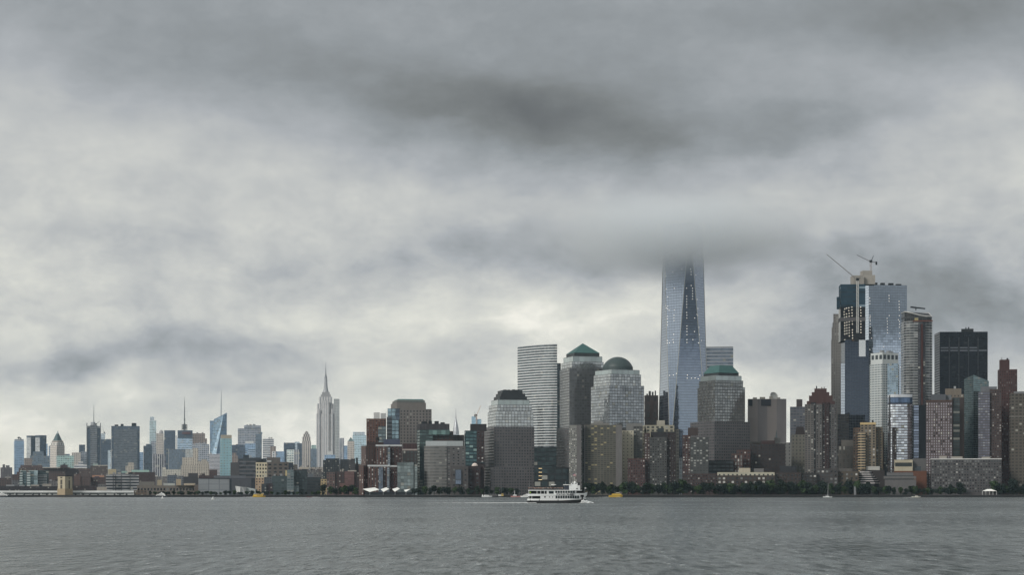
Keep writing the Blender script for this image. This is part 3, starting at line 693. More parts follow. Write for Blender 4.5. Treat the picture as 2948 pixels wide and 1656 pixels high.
b.t('upper_block', 1222, 1222, 1400, 152, plain((.28, .22, .15), .85), yb=215, dY=4, depth=22)
b.units(2)
b = Bld('J', 'apartment_tower', 'tan brick apartment tower with a rounded corner of pale balconies', 'apartment tower', 2710)
tb = plain((.31, .235, .14), .85, name='tan_brick')
b.t('left_wing', 214, 214, 300, 580, plain((.26, .15, .08), .85), dY=8, depth=20, win=(3.4, 3.7, .55, .5, 'dark'))
q = bow('J', 276, 362, 2704, .9, 8)
b.t('balcony_bay', 0, 0, 0, 640, fac((.45, .36, .24), (.035, .032, .03), .04, .96, .34, .98, metal=.2, light=.05), pts=q, bay=6, fl=3.7, cont=True)
b.t('shaft', 292, 292, 462, 530, tb, dY=4, depth=26, win=(5.2, 3.7, .5, .55, 'dark'), cornice=(3, plain((.5, .38, .2), .8)))
b.t('right_wing', 460, 460, 536, 572, tb, dY=10, depth=18, win=(4.4, 3.7, .5, .5, 'dark'))
b.t('brown_wing', 488, 488, 552, 632, plain((.14, .07, .03), .85), dY=16, depth=14)
b.units(3, DARK)
b = Bld('J', 'apartment_block', 'long low grey brick block with bright window rows below the teal peaked tower', 'apartment block', 2640)
b.t('wall', 1028, 1072, 1840, 922, plain((.13, .115, .11), .85), asp=.5, win=(3.5, 3.7, .55, .5, 'grey'), cornice=(1.2, plain((.55, .56, .55), .6)))
b.units(3, CONC)
b = Bld('J', 'stepped_pavilion', 'low stepped hexagonal pavilion roof with white stripes above the waterfront trees', 'pavilion', 2640)
for i in range(6):
    y1_ = 1184 - i * 24.2; hw = 162 - i * 19.5; xc_ = 345 + i * 1.0
    q = []
    cxp = X_(sx('J', xc_), 2660); w = hw / 3.8084 / F * 2660
    for a in range(6): q.append(Vector((cxp + w * cos(pi + a * pi / 3), 2660 + w * sin(pi + a * pi / 3))))
    c = Vector((cxp, 2660))
    b.t('roof_tier', 0, 0, 0, y1_ - 14, plain((.055, .05, .05), .7), pts=[c + (p - c) * .93 for p in q], yb=(None if i == 0 else y1_ + 10))
    b.t('white_band', 0, 0, 0, y1_, plain((.55, .53, .52), .6), pts=q, yb=y1_ + 9)
b.t('post', 222, 222, 246, 1222, plain((.3, .3, .3), .6), dY=-24, depth=3)
b = Bld('J', 'modern_building', 'beige framed modern block with two dark window bands on an orange brick wing', 'building', 2665)
bg = plain((.40, .36, .27), .8)
b.t('frame', 664, 668, 866, 932, fac((.42, .38, .29), (.03, .035, .035), .03, .97, .30, .72, metal=.2, light=0), asp=.3, bay=40, fl=13, yb=1058)
b.t('side_block', 864, 864, 1020, 918, fac((.17, .16, .15), (.04, .05, .06), .1, .6, .5, .8, metal=.2), dY=6, bay=40, fl=22, depth=18)
b.t('brick_wing', 660, 660, 1020, 1055, plain((.22, .075, .03), .85), dY=-3, depth=14)
b = Bld('J', 'terraced_building', 'low grey terraced building with plain concrete bands right of the striped pavilion', 'building', 2630)
b.t('terrace', 560, 560, 905, 1150, plain((.19, .175, .165), .85), depth=16)
b.t('terrace', 548, 548, 905, 1112, plain((.2, .185, .17), .85), yb=1140, dY=3, depth=14)
b.t('terrace', 582, 582, 872, 1072, plain((.2, .19, .18), .85), yb=1106, dY=6, depth=12)
b.t('glazing', 564, 564, 880, 1106, plain((.04, .05, .06), .2), yb=1150, dY=7, depth=8)
b = Bld('J', 'low_building', 'low dark blue glass block behind the tan rounded balcony tower base', 'building', 2750)
b.t('wall', 406, 406, 668, 950, fac((.03, .035, .045), (.03, .035, .045), .05, .95, .2, .8, metal=.3), depth=25)
b.t('white_penthouse', 320, 320, 506, 1004, plain((.38, .38, .36), .7), dY=-40, depth=10, yb=1046)
b.t('low_wing', 200, 200, 560, 1046, plain((.07, .055, .05), .85), dY=-41, depth=16)
b = Bld('J', 'event_tent', 'white event tent with a low peaked roof by the water near the right edge', 'tent', 2612)
q = rect('J', 1628, 1628, 1788, 2612, 1, 10); c = sum(q, Vector((0, 0))) / 4
b.t('tent_roof', 0, 0, 0, 1254, plain((.8, .8, .78), .6, var=.1), pts=q, yb=1276, top=[c + (p - c) * .3 for p in q], roof=WHITE)
off = b.root.location
for p in q + [(q[0] + q[1]) / 2, (q[0] * .75 + q[1] * .25), (q[0] * .25 + q[1] * .75)]:
    bm = bmesh.new(); z9 = Z_(sy('J', 1276), 2612) - off.z; pp = c + (p - c) * .97; box(bm, pp.x - off.x - .15, pp.x - off.x + .15, pp.y - off.y - .15, pp.y - off.y + .15, .9, z9); b.part('tent_pole', bm, WHITE)

# G / I : middle right
b = Bld('G', 'telephone_tower', 'windowless brown concrete tower with dark louvres and roof dishes', 'tower', 3060)
rib = fac((.28, .25, .24), (.22, .198, .19), .0, .5, -1, 2, metal=0, rough=.8, tilt=0, light=0, vary=.1)
b.t('wall', 1078, 1082, 1400, 548, rib, asp=.4, bay=26, fl=30)
q, z0, z1 = b.last
for x0, x1 in ((1085, 1118), (1160, 1272), (1310, 1372)): b.t('louvre', x0, x0, x1, 552, plain((.055, .055, .07), .6), yb=606, dY=-.5, depth=2)
off = b.root.location; e = P('G', 1290, 545, 3068) - off
bm = bmesh.new(); lathe(bm, [(.6, 0), (4.2, 1.0), (6.6, 3.2), (6.4, 3.4), (4, 1.4), (.4, .5)], n=20); o = b.part('dish', bm, plain((.45, .45, .43), .6)); o.location = (e.x, e.y, e.z + 3); o.rotation_euler = (radians(65), 0, radians(20))
bm = bmesh.new(); bar(bm, (e.x, e.y + .5, e.z - 3), (e.x, e.y + .5, e.z + 4), .5); b.part('dish_mount', bm, STEEL)
b.units(4, plain((.4, .38, .34), .7), h=(2, 5))
b = Bld('G', 'brick_tower', 'dark brown brick building with arched windows, squeezed left of the tapering skyscraper base', 'tower', 3010)
b.t('wall', 216, 222, 333, 518, fac((.085, .06, .05), (.02, .018, .018), .3, .7, .15, .8, metal=0), bay=9, fl=12, asp=.5)
b.units(4, plain((.09, .08, .075), .8), h=(2, 8))
b = Bld('E', 'apartment_slab', 'wide beige concrete apartment slab with yellowish balconies and grey end piers, behind the white ferry', 'apartment block', 2660)
bal = fac((.20, .18, .125), (.045, .045, .042), .12, .9, .36, .95, metal=.1, light=.10, vary=.9, blind=(.30, .26, .14), rough=.4)
b.t('end_wall', 805, 870, 940, 765, plain((.26, .25, .215), .85), asp=1.2, win=(2.9, 2.8, .5, .5, 'bright'))
b.t('balcony_wall', 936, 936, 1196, 765, bal, dY=14, bay=4.4, fl=2.8, depth=18)
b.t('pier', 872, 872, 908, 764, plain((.22, .2, .185), .85), dY=-.5, depth=4)
b.t('pier', 1196, 1196, 1246, 764, plain((.24, .22, .2), .85), dY=12, depth=20)
b.t('pier', 930, 930, 940, 764, plain((.22, .2, .185), .85), dY=6, depth=6)
b.t('penthouse', 1010, 1010, 1090, 735, plain((.32, .3, .26), .8), yb=765, dY=18, depth=10)
b.t('penthouse', 985, 985, 1140, 750, plain((.30, .28, .23), .8), yb=765, dY=17, depth=12)
b = Bld('G', 'apartment_tower', 'cream apartment slab edge with a grey window side, left of the beige stepped apartment tower', 'apartment block', 2700)
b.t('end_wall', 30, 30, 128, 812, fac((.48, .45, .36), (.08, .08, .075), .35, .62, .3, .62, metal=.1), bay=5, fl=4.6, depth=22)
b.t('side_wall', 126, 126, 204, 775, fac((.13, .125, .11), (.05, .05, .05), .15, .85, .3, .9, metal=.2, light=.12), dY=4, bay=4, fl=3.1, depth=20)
b.t('penthouse', 66, 66, 200, 752, plain((.28, .27, .24), .8), yb=812, dY=8, depth=12)
b = Bld('G', 'apartment_tower', 'beige apartment tower with balcony bays rising behind the two dark brown brick towers', 'apartment block', 2710)
b.t('wall', 200, 232, 466, 766, fac((.34, .32, .25), (.06, .06, .055), .15, .7, .34, .95, metal=.1, light=.08), bay=7, fl=4.6, asp=1.2)
b.t('side_wing', 460, 460, 506, 800, fac((.15, .135, .10), (.04, .04, .04), .1, .9, .3, .95, metal=.1), dY=6, bay=5, fl=4.6, depth=15)
b.t('penthouse', 320, 320, 388, 727, plain((.33, .31, .26), .8), yb=766, dY=12, depth=10)
bb = plain((.085, .055, .048), .85, name='brown_brick')
b = Bld('G', 'brick_tower', 'dark brown brick tower with a grey windowed centre above the waterfront trees', 'apartment tower', 2650)
b.t('left_wall', 218, 218, 264, 832, plain((.12, .065, .055), .85), depth=18, win=(3.2, 3.4, .42, .45, 'bright'))
b.t('centre_wall', 262, 262, 404, 866, plain((.11, .105, .095), .85), dY=-3, depth=20, win=(3.4, 3.4, .55, .42, 'mixed'))
b.t('right_wall', 402, 402, 480, 835, plain((.065, .042, .038), .85), depth=20, win=(3.6, 3.4, .42, .4, 'mixed'))
b.t('penthouse', 326, 326, 380, 792, plain((.05, .065, .065), .7), yb=866, dY=6, depth=8)
b.t('roof', 270, 270, 480, 822, plain((.055, .05, .05), .8), yb=868, dY=4, depth=14)
b = Bld('G', 'brick_tower', 'red brown brick tower with bright windows down its left side', 'apartment tower', 2655)
b.t('left_wall', 535, 535, 602, 850, plain((.12, .058, .048), .85), depth=18, win=(3.2, 3.4, .5, .5, 'bright'))
b.t('centre_wall', 600, 600, 752, 865, fac((.10, .095, .09), (.06, .065, .065), .15, .85, .25, .8, metal=.3, light=.22, blind=(.32, .33, .32)), dY=-2, depth=20, bay=4, fl=3.4)
b.t('low_wing', 535, 535, 828, 1170, plain((.10, .06, .052), .85), dY=-4, depth=14, win=(3.3, 3.5, .5, .5, 'mixed'))
b.t('penthouse', 580, 580, 664, 788, plain((.10, .065, .055), .8), yb=850, dY=5, depth=10)
b = Bld('G', 'brick_block', 'red brick block half hidden by trees left of the two brown brick towers', 'apartment block', 2640)
b.t('wall', 78, 82, 222, 1044, plain((.14, .065, .055), .85), asp=.3, win=(3.3, 3.5, .5, .5, 'mixed'))
b = Bld('G', 'brick_block', 'small stepped red brick block with lit tall windows beside the granite tower base', 'apartment block', 2690)
b.t('wall', 942, 944, 1036, 1005, plain((.16, .085, .065), .85), asp=.3, win=(4.2, 5, .5, .7, 'bright'))
b.t('upper_block', 985, 985, 1100, 972, plain((.13, .062, .05), .85), dY=14, depth=20, win=(5, 5, .4, .4, 'dark'))
b = Bld('G', 'brick_block', 'wide dark brown brick apartment block below the windowless concrete tower', 'apartment block', 2720)
b.t('wall', 1100, 1106, 1392, 922, fac(BRK_D, (.03, .032, .035), .2, .7, .25, .75, metal=.1, light=.05), bay=5, fl=4.8, asp=.4)
b.t('penthouse', 1190, 1190, 1305, 896, plain((.09, .05, .045), .85), yb=922, dY=8, depth=14)
b = Bld('G', 'low_building', 'long low cream and brick block with a pale top floor behind the waterfront trees', 'apartment block', 2632)
b.t('wall', 824, 826, 1302, 1186, plain((.10, .07, .055), .85), asp=.2, win=(6, 5, .5, .55, 'bright'))
b.t('top_storey', 824, 826, 1302, 1160, fac((.42, .40, .32), (.06, .06, .06), .3, .7, .25, .8, metal=.1), yb=1186, dY=.6, asp=.2, bay=6, fl=9)
b.t('penthouse', 1004, 1004, 1100, 1124, plain((.42, .38, .30), .8), yb=1160, dY=8, depth=10)
b.t('penthouse', 1130, 1130, 1212, 1128, plain((.24, .22, .2), .8), yb=1160, dY=9, depth=10)
b = Bld('G', 'low_building', 'dark low glass block under the hip roofed tower', 'building', 2685)
b.t('wall', 750, 752, 962, 1062, fac((.04, .035, .035), (.05, .06, .065), .1, .9, .3, .8, metal=.3, light=.06), bay=6, fl=5, asp=.3)
b = Bld('I', 'office_tower', 'grey blue striped tower with a narrow square top, left of the stepped brick tower', 'tower', 2920)
b.t('wall', 814, 816, 990, 350, fac((.17, .165, .18), (.08, .09, .11), .1, .9, .3, .8, metal=.3, light=.06), bay=5, fl=4.4, asp=.3)
b.t('top_block', 886, 886, 952, 268, plain((.10, .075, .07), .8), yb=350, dY=8, depth=12)
b = Bld('I', 'brick_tower', 'stepped red brown brick residential tower with a ziggurat top and striped bays', 'apartment tower', 2690)
rb = plain((.12, .055, .046), .85, name='red_brick')
vst = fac((.19, .165, .14), (.045, .045, .05), .2, .75, .25, .8, metal=.2, light=.08, blind=(.4, .4, .38))
b.t('left_bay', 978, 978, 1075, 322, vst, bay=4, fl=3, depth=24)
b.t('dark_bay', 1040, 1040, 1100, 300, plain((.04, .035, .035), .7), dY=-1, depth=4, win=(4, 3, .5, .5, 'dark'))
b.t('centre_bay', 1098, 1098, 1170, 318, plain((.16, .14, .125), .85), dY=-2, depth=22, win=(4, 3, .42, .55, 'mixed'))
b.t('brick_bay', 1168, 1168, 1246, 300, plain((.075, .04, .036), .85), dY=-1, depth=22, win=(4.2, 3, .5, .45, 'mixed'))
b.t('right_bay', 1244, 1244, 1328, 322, plain((.15, .135, .125), .85), depth=24, win=(4, 3, .5, .5, 'mixed'))
for xl, xr, yt, yb in ((1000, 1306, 288, 322), (1024, 1281, 228, 290), (1054, 1247, 190, 228), (1083, 1218, 150, 190)): b.t('setback', xl, xl, xr, yt, rb, yb=yb, dY=4, depth=16)
b.units(3)
b = Bld('I', 'stone_building', 'beige stone building with a dark mansard roof in front of the striped tower', 'building', 2760)
b.t('wall', 830, 832, 985, 656, fac((.22, .2, .15), (.06, .06, .055), .3, .7, .2, .75, metal=.1), bay=4.6, fl=5, asp=.4)
q = rect('I', 872, 872, 980, 2764, 1, 22); c = sum(q, Vector((0, 0))) / 4
b.t('mansard_roof', 0, 0, 0, 568, plain((.05, .035, .032), .7), pts=q, yb=656, top=[c + (p - c) * .7 for p in q])
b = Bld('I', 'stone_building', 'pale stone block between the wide brown brick block and the mansard roofed building', 'building', 2800)
b.t('wall', 700, 702, 834, 742, fac((.28, .27, .24), (.06, .06, .06), .3, .6, .2, .7, metal=.1), bay=6, fl=5, asp=.4)
b.t('turret', 640, 640, 718, 690, plain((.26, .25, .22), .85), dY=25, depth=16)
q = rect('I', 655, 655, 678, 2834, 1, 8); c = sum(q, Vector((0, 0))) / 4
b.t('spire', 0, 0, 0, 600, plain((.25, .3, .29), .6), pts=q, yb=690, top=[c + (p - c) * .05 for p in q])
b.t('side_block', 380, 380, 660, 735, plain((.30, .27, .22), .85), dY=30, depth=14)
b = Bld('I', 'office_slab', 'narrow black slab between the stepped red brick tower and the unfinished skyscraper', 'office tower', 2880)
b.t('wall', 1338, 1340, 1462, 432, fac((.05, .04, .036), (.012, .014, .018), -1, 2, .3, .9, metal=.2), bay=5, fl=4.4, asp=.3)
b.t('corner_pier', 1448, 1448, 1463, 430, plain((.12, .075, .06), .8), dY=-1.5, depth=3)
b = Bld('I', 'stone_building', 'dim beige stone building with a sloped top left of the tan balcony tower', 'building', 2780)
b.t('wall', 1345, 1345, 1515, 780, fac((.15, .13, .105), (.06, .055, .05), .3, .7, .1, .9, metal=.1), bay=5, fl=6, depth=22)
b.t('top_storey', 1378, 1378, 1510, 714, plain((.21, .185, .15), .85), yb=780, dY=3, depth=18)
b = Bld('I', 'low_building', 'brown brick low rise with square windows behind the dense green riverside trees', 'apartment block', 2636)
b.t('wall', 655, 657, 940, 1070, plain((.085, .06, .05), .85), asp=.2, win=(5.2, 5, .5, .5, 'dark'))
b.t('penthouse', 700, 700, 885, 1000, plain((.05, .05, .055), .7), yb=1070, dY=8, depth=12)
b = Bld('I', 'low_building', 'dark low rise with pale balconies at the foot of the stepped brick tower', 'apartment block', 2634)
b.t('wall', 938, 940, 1110, 1078, plain((.06, .05, .045), .85), asp=.2, win=(5.2, 5, .55, .45, 'mixed'))
b = Bld('I', 'low_building', 'grey brown low block with a small green panel right of the pale balcony low rise', 'apartment block', 2637)
b.t('wall', 1104, 1106, 1340, 1028, plain((.10, .085, .078), .85), asp=.2, win=(5.2, 5, .5, .5, 'mixed'))
b.t('green_panel', 1155, 1155, 1182, 1090, plain((.06, .16, .15), .6), yb=1116, dY=-.5, depth=1)
b = Bld('I', 'low_building', 'low tan brown block with a flat roof left of the striped stepped pavilion', 'apartment block', 2640)
b.t('wall', 1310, 1312, 1570, 1058, plain((.14, .105, .07), .85), asp=.2, win=(6, 5.4, .4, .5, 'dark'))
b.t('upper_block', 1350, 1350, 1500, 1026, plain((.16, .14, .12), .85), yb=1058, dY=4, depth=10)

# C / D : left end of downtown
wb = fac((.17, .08, .06), (.07, .075, .075), .3, .7, .2, .8, metal=.2, light=.18, vary=.8, blind=(.45, .45, .43))
b = Bld('D', 'brick_complex', 'stepped red brick complex with white cornices and white window strips behind the white peaked canopies', 'apartment block', 2680)
wc = plain((.5, .52, .53), .6, name='white_cornice')
b.t('lower_wall', 58, 112, 168, 940, wb, bay=4, fl=3.1, asp=1)
b.t('lower_wall', 165, 165, 430, 940, plain((.17, .08, .062), .85), dY=-6, depth=22, win=(4.2, 3.1, .36, .7, 'bright'), cornice=(2.2, wc))
b.t('lower_wall', 428, 428, 526, 945, plain((.12, .055, .045), .85), dY=-3, depth=22, win=(4.2, 3.1, .4, .5, 'dark'), cornice=(2, wc))  # darker copy of the same brick: the corner's shaded side put into colour
b.t('glass_bay', 298, 298, 352, 965, fac((.13, .15, .18), (.18, .22, .28), .1, .9, .15, .85, metal=.6), dY=-8, depth=4, bay=4, fl=3.1)
b.t('glass_bay', 398, 398, 432, 965, fac((.13, .15, .18), (.22, .25, .28), .1, .9, .15, .85, metal=.6), dY=-7.5, depth=4, bay=4, fl=3.1)
b.t('upper_wall', 84, 140, 268, 697, wb, dY=16, bay=4, fl=3.1, asp=.8, yb=940)
b.t('upper_wall', 264, 264, 418, 692, plain((.17, .08, .062), .85), dY=14, depth=24, yb=940, win=(4.2, 3.1, .36, .7, 'bright'), cornice=(2.2, wc))
b.t('upper_wall', 416, 416, 580, 692, plain((.11, .052, .044), .85), dY=17, depth=24, yb=940, win=(4.2, 3.1, .4, .5, 'dark'), cornice=(2.2, wc))  # same brick darkened, the shade of this side put into the colour
b.t('glass_bay', 408, 408, 440, 720, fac((.13, .15, .18), (.22, .25, .28), .1, .9, .15, .85, metal=.6), dY=12.5, depth=4, bay=4, fl=3.1, yb=940)
b.t('penthouse', 358, 358, 560, 620, plain((.10, .115, .19), .7), dY=22, depth=14, yb=692)
b = Bld('D', 'brick_tower', 'orange brown brick tower with white rooftop screens, left of the tall beige green roofed tower', 'apartment tower', 2840)
b.t('wall', 148, 152, 390, 366, plain((.22, .095, .06), .85), asp=.3, win=(4, 3.4, .45, .45, 'mixed'))
b.t('glass_bay', 290, 290, 390, 460, fac((.14, .17, .18), (.20, .25, .27), .08, .92, .3, .85, metal=.5, light=.1), dY=-2, depth=5, bay=5, fl=5)
b.t('roof_screen', 238, 238, 312, 290, plain((.5, .5, .49), .6), yb=366, dY=5, depth=8)
b.t('roof_screen', 322, 322, 388, 300, plain((.42, .43, .43), .6), yb=366, dY=6, depth=8)
def water_tank(k, x, ytop, ybot, Y, b, w=18):
    off = b.root.location; p = P(k, x, ybot, Y) - off; h = (sy(k, ybot) - sy(k, ytop)) / F * Y; r = w / CR[k][2] / F * Y
    bm = bmesh.new(); lathe(bm, [(r, h * .35), (r, h * .8), (.1, h)], n=14)
    for a in range(4): bar(bm, (r * .7 * cos(a * pi / 2 + .7), r * .7 * sin(a * pi / 2 + .7), -.5), (r * .7 * cos(a * pi / 2 + .7), r * .7 * sin(a * pi / 2 + .7), h * .36), .25)
    o = b.part('water_tank', bm, plain((.05, .038, .032), .85)); o.location = p
b = Bld('D', 'brick_block', 'low dark brick block with a roof water tank below the orange brown brick tower', 'building', 2760)
b.t('wall', 148, 148, 362, 655, plain((.09, .05, .042), .85), depth=20)
water_tank('D', 282, 588, 655, 2766, b, 24)
b = Bld('D', 'office_tower', 'tall beige stone tower with a green gambrel roof and a blue glass corner', 'office tower', 2900)
bgd = fac((.27, .235, .205), (.05, .05, .05), .28, .74, .25, .75, metal=.2, light=.05, vary=.8)
b.t('shaft', 520, 556, 945, 256, bgd, bay=4.6, fl=4.5, asp=.6)
b.t('right_wing', 875, 875, 947, 250, fac((.16, .17, .18), (.13, .16, .19), .15, .85, .2, .8, metal=.4), dY=8, depth=20, bay=5, fl=5.6)
b.t('upper_storeys', 448, 520, 878, 168, plain((.30, .26, .22), .85), dY=14, yb=256, asp=.8, win=(9, 13, .4, .5, 'dark'))
b.t('glass_corner', 408, 408, 545, 242, fac((.12, .15, .18), (.24, .33, .38), .06, .94, .08, .92, metal=.75, light=.02), dY=2, depth=20, bay=6, fl=5.6)
b.t('dark_glass', 508, 508, 562, 244, fac((.05, .06, .075), (.10, .13, .17), .06, .94, .1, .9, metal=.6), dY=.8, depth=3, bay=5, fl=5.6, yb=380)
b.t('balcony_stack', 398, 398, 462, 345, fac((.16, .18, .2), (.03, .035, .04), -1, 2, .3, .95, metal=.2), dY=-2, depth=8, bay=5, fl=5.6)
q = rect('D', 462, 522, 868, 2918, .8); c = sum(q, Vector((0, 0))) / 4
b.t('gable_wall', 0, 0, 0, 140, plain((.30, .26, .22), .85), pts=[c + (p - c) * .985 for p in q], yb=168)
b.t('gambrel_roof', 0, 0, 0, 124, plain((.11, .26, .235), .6), pts=q, yb=158, top=[c + (p - c) * .86 for p in q], roof=GREENCU)
b = Bld('D', 'brick_block', 'dark brick block with a corrugated red top beside the stepped red brick complex', 'building', 2770)
b.t('wall', 590, 592, 772, 755, fac((.09, .065, .06), (.06, .07, .07), .25, .75, .15, .85, metal=.2, light=.08), bay=5, fl=5, asp=.3)
b.t('top_block', 594, 594, 768, 672, fac((.10, .045, .042), (.06, .03, .03), .0, .4, -1, 2, metal=0, rough=.8), dY=2, depth=18, bay=4, fl=20, yb=740)
b.t('cornice', 588, 588, 772, 738, plain((.34, .3, .28), .7), dY=-.6, depth=20, yb=757)
b = Bld('D', 'glass_tower', 'teal glass tower with a dark corrugated top storey, left of the far needle spire', 'office tower', 2790)
b.t('wall', 764, 800, 960, 500, fac((.07, .085, .085), (.10, .145, .14), .05, .95, .25, .88, metal=.5, light=.06, blind=(.3, .33, .31)), bay=4.4, fl=4.2, asp=1)
b.t('brick_wing', 938, 938, 1212, 520, fac((.12, .072, .062), (.06, .075, .075), .2, .8, .3, .75, metal=.2, light=.07), dY=10, bay=5, fl=4.2, depth=24)
b.t('teal_band', 800, 800, 1170, 502, fac((.10, .17, .165), (.14, .22, .21), .05, .95, .1, .9, metal=.5), dY=3, depth=10, bay=6, fl=9, yb=562)
b.t('top_storey', 766, 800, 1166, 428, fac((.09, .085, .09), (.045, .042, .045), .0, .45, -1, 2, metal=0, rough=.7), dY=6, bay=4, fl=20, yb=500, asp=1)
b.units(4, DARK)
b = Bld('D', 'brick_block', 'wide flat dark brick block right of the teal glass tower', 'building', 2830)
b.t('wall', 1200, 1200, 1346, 566, fac((.10, .065, .058), (.07, .075, .075), .25, .75, .3, .7, metal=.1, light=.08), bay=4.4, fl=4.2, depth=30)
b = Bld('D', 'glass_block', 'low grey green glass block right of the red brick complex', 'office building', 2665)
b.t('wall', 522, 528, 730, 902, fac((.16, .19, .19), (.22, .26, .265), .05, .96, .08, .93, metal=.6, rough=.1, light=.06, tilt=.03), bay=5, fl=4.6, asp=.3)
b.t('end_bay', 738, 738, 772, 926, fac((.15, .18, .18), (.24, .28, .28), .05, .95, .1, .9, metal=.5, light=.2), depth=16, bay=4, fl=3.1)
b.t('dark_slot', 728, 728, 742, 910, plain((.03, .035, .035), .6), depth=12, dY=1)
b = Bld('D', 'rounded_office', 'big rounded grey office block with a pale top band', 'office building', 2675)
q = bow('D', 852, 1300, 2675, .32, 12)
i0 = 0
grd = fac((.24, .225, .205), (.14, .14, .135), -1, 2, .35, .8, metal=.4, light=.03, vary=.5)
xe = X_(sx('D', 1132), 2675); q1 = [p for p in q[:13] if p.x <= xe + 1]; q1 += [Vector((xe, q1[-1].y)), Vector((xe + 3, q1[-1].y + 40)), Vector((q1[0].x + 2, q1[0].y + 40))]
b.t('curved_wall', 0, 0, 0, 702, grd, pts=q1, bay=4, fl=4.2, cont=True)
b.t('flat_wall', 1130, 1130, 1362, 702, plain((.175, .16, .15), .85), dY=1, depth=38, win=(7, 4.2, .35, .35, 'mixed'))
b.t('top_band', 874, 874, 1134, 640, plain((.40, .43, .44), .5, var=.2), dY=7, depth=26, yb=702)
b.t('top_band', 1132, 1132, 1332, 640, plain((.33, .36, .37), .5, var=.2), dY=8, depth=26, yb=702)
bm = bmesh.new()
b = Bld('D', 'brick_block', 'grey brown low block with a tall blue glass panel before the rounded office', 'building', 2640)
b.t('wall', 1178, 1186, 1396, 948, plain((.145, .125, .115), .85), asp=.3, win=(9, 7, .3, .3, 'dark'))
b.t('glass_panel', 1236, 1236, 1312, 990, fac((.12, .14, .17), (.17, .21, .28), .08, .92, .05, .95, metal=.6), dY=-.6, depth=2, bay=8, fl=14, yb=1170)
b = Bld('D', 'brick_tower', 'slim tower, half teal glass and half dark brick, with a flat dark top', 'apartment tower', 2780)
b.t('glass_wing', 1348, 1362, 1504, 512, fac((.035, .07, .08), (.06, .11, .12), .06, .94, .2, .85, metal=.5, light=.14, blind=(.25, .36, .35)), bay=6, fl=5, asp=.8)
b.t('brick_wing', 1500, 1500, 1592, 516, plain((.085, .052, .05), .85), depth=22, win=(6, 5, .4, .4, 'mixed'))
b.t('top_block', 1420, 1420, 1620, 432, plain((.06, .05, .048), .8), dY=8, depth=18, yb=516)
b = Bld('D', 'dark_building', 'dark red block with a flat dark roof and a small white dome', 'building', 2650)
b.t('wall', 1392, 1392, 1545, 950, plain((.07, .042, .04), .85), depth=20, win=(8, 6, .35, .4, 'dark'))
b.t('roof', 1462, 1462, 1592, 897, plain((.05, .055, .06), .6), yb=918, dY=10, depth=14)
b.t('upper_wall', 1470, 1470, 1590, 916, plain((.09, .06, .055), .8), dY=11, depth=12)
off = b.root.location; e = P('D', 1476, 948, 2656) - off; bm = bmesh.new(); lathe(bm, [(4.2 * cos(a), 4.2 * sin(a)) for a in [i * pi / 12 for i in range(7)]], n=18); o = b.part('dome', bm, plain((.6, .52, .47), .6), True); o.location = e
b = Bld('E', 'low_building', 'low dark glass pavilion on the waterfront between the broad stone tower and the beige slab', 'building', 2690)
b.t('wall', 512, 514, 806, 1120, fac((.045, .05, .052), (.03, .045, .05), .1, .9, .2, .85, metal=.3, lit=.0, light=.03), bay=9, fl=9, asp=.2)
for yy in (1126, 1158, 1188, 1220): b.t('lit_strip', 552, 552, 580, yy, lamp((1, .75, .4), .55), yb=yy + 4, dY=-.6, depth=.5)

# ------------------------------------------------------------------ midtown, seen through the haze
def far(k, name, label, cat, Y, tiers, units=0, group=None):
    b = Bld(k, name, label, cat, Y, group)
    for i, (nm, xl, xc, xr, yt, yb, m) in enumerate(tiers):
        b.t(nm, xl, xc, xr, yt, m, yb=yb, bay=7, fl=7, dY=(0 if i == 0 else 4 * i), depth=30 if xl == xc else None)
    if units: b.units(units)
    return b
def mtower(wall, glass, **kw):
    k = 1.75; wall = tuple(min(.7, c * k * f) for c, f in zip(wall, (.97, 1.0, 1.04))); glass = tuple(min(.7, c * k * f) for c, f in zip(glass, (.97, 1.0, 1.03)))  # paler and bluer than given: distance haze put into the colours
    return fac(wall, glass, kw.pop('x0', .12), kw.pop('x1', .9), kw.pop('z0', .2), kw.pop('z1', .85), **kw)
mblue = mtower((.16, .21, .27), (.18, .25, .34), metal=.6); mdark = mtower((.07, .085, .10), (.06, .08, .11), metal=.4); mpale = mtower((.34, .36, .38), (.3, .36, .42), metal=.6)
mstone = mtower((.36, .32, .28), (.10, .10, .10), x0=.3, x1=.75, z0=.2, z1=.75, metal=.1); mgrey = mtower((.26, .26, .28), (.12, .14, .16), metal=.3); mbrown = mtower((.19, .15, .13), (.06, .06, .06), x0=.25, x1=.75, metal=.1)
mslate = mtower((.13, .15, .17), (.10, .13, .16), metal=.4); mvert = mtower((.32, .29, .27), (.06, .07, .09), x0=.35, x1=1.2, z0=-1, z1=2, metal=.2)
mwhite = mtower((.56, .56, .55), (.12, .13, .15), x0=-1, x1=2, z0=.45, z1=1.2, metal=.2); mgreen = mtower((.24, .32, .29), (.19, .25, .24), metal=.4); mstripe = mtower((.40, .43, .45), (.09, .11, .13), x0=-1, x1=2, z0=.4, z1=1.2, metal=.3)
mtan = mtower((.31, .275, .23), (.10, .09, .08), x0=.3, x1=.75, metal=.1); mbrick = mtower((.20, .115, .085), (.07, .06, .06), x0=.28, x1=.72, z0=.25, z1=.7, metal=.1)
T = 'tower'
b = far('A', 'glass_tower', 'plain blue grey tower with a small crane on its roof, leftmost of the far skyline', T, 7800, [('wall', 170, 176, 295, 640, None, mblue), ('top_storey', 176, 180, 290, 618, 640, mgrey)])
crane('flat topped tower crane on the roof of the leftmost far tower', 'A', 7815, (230, 618), (230, 604), (206, 602), (254, 605), None, STEEL, 2)
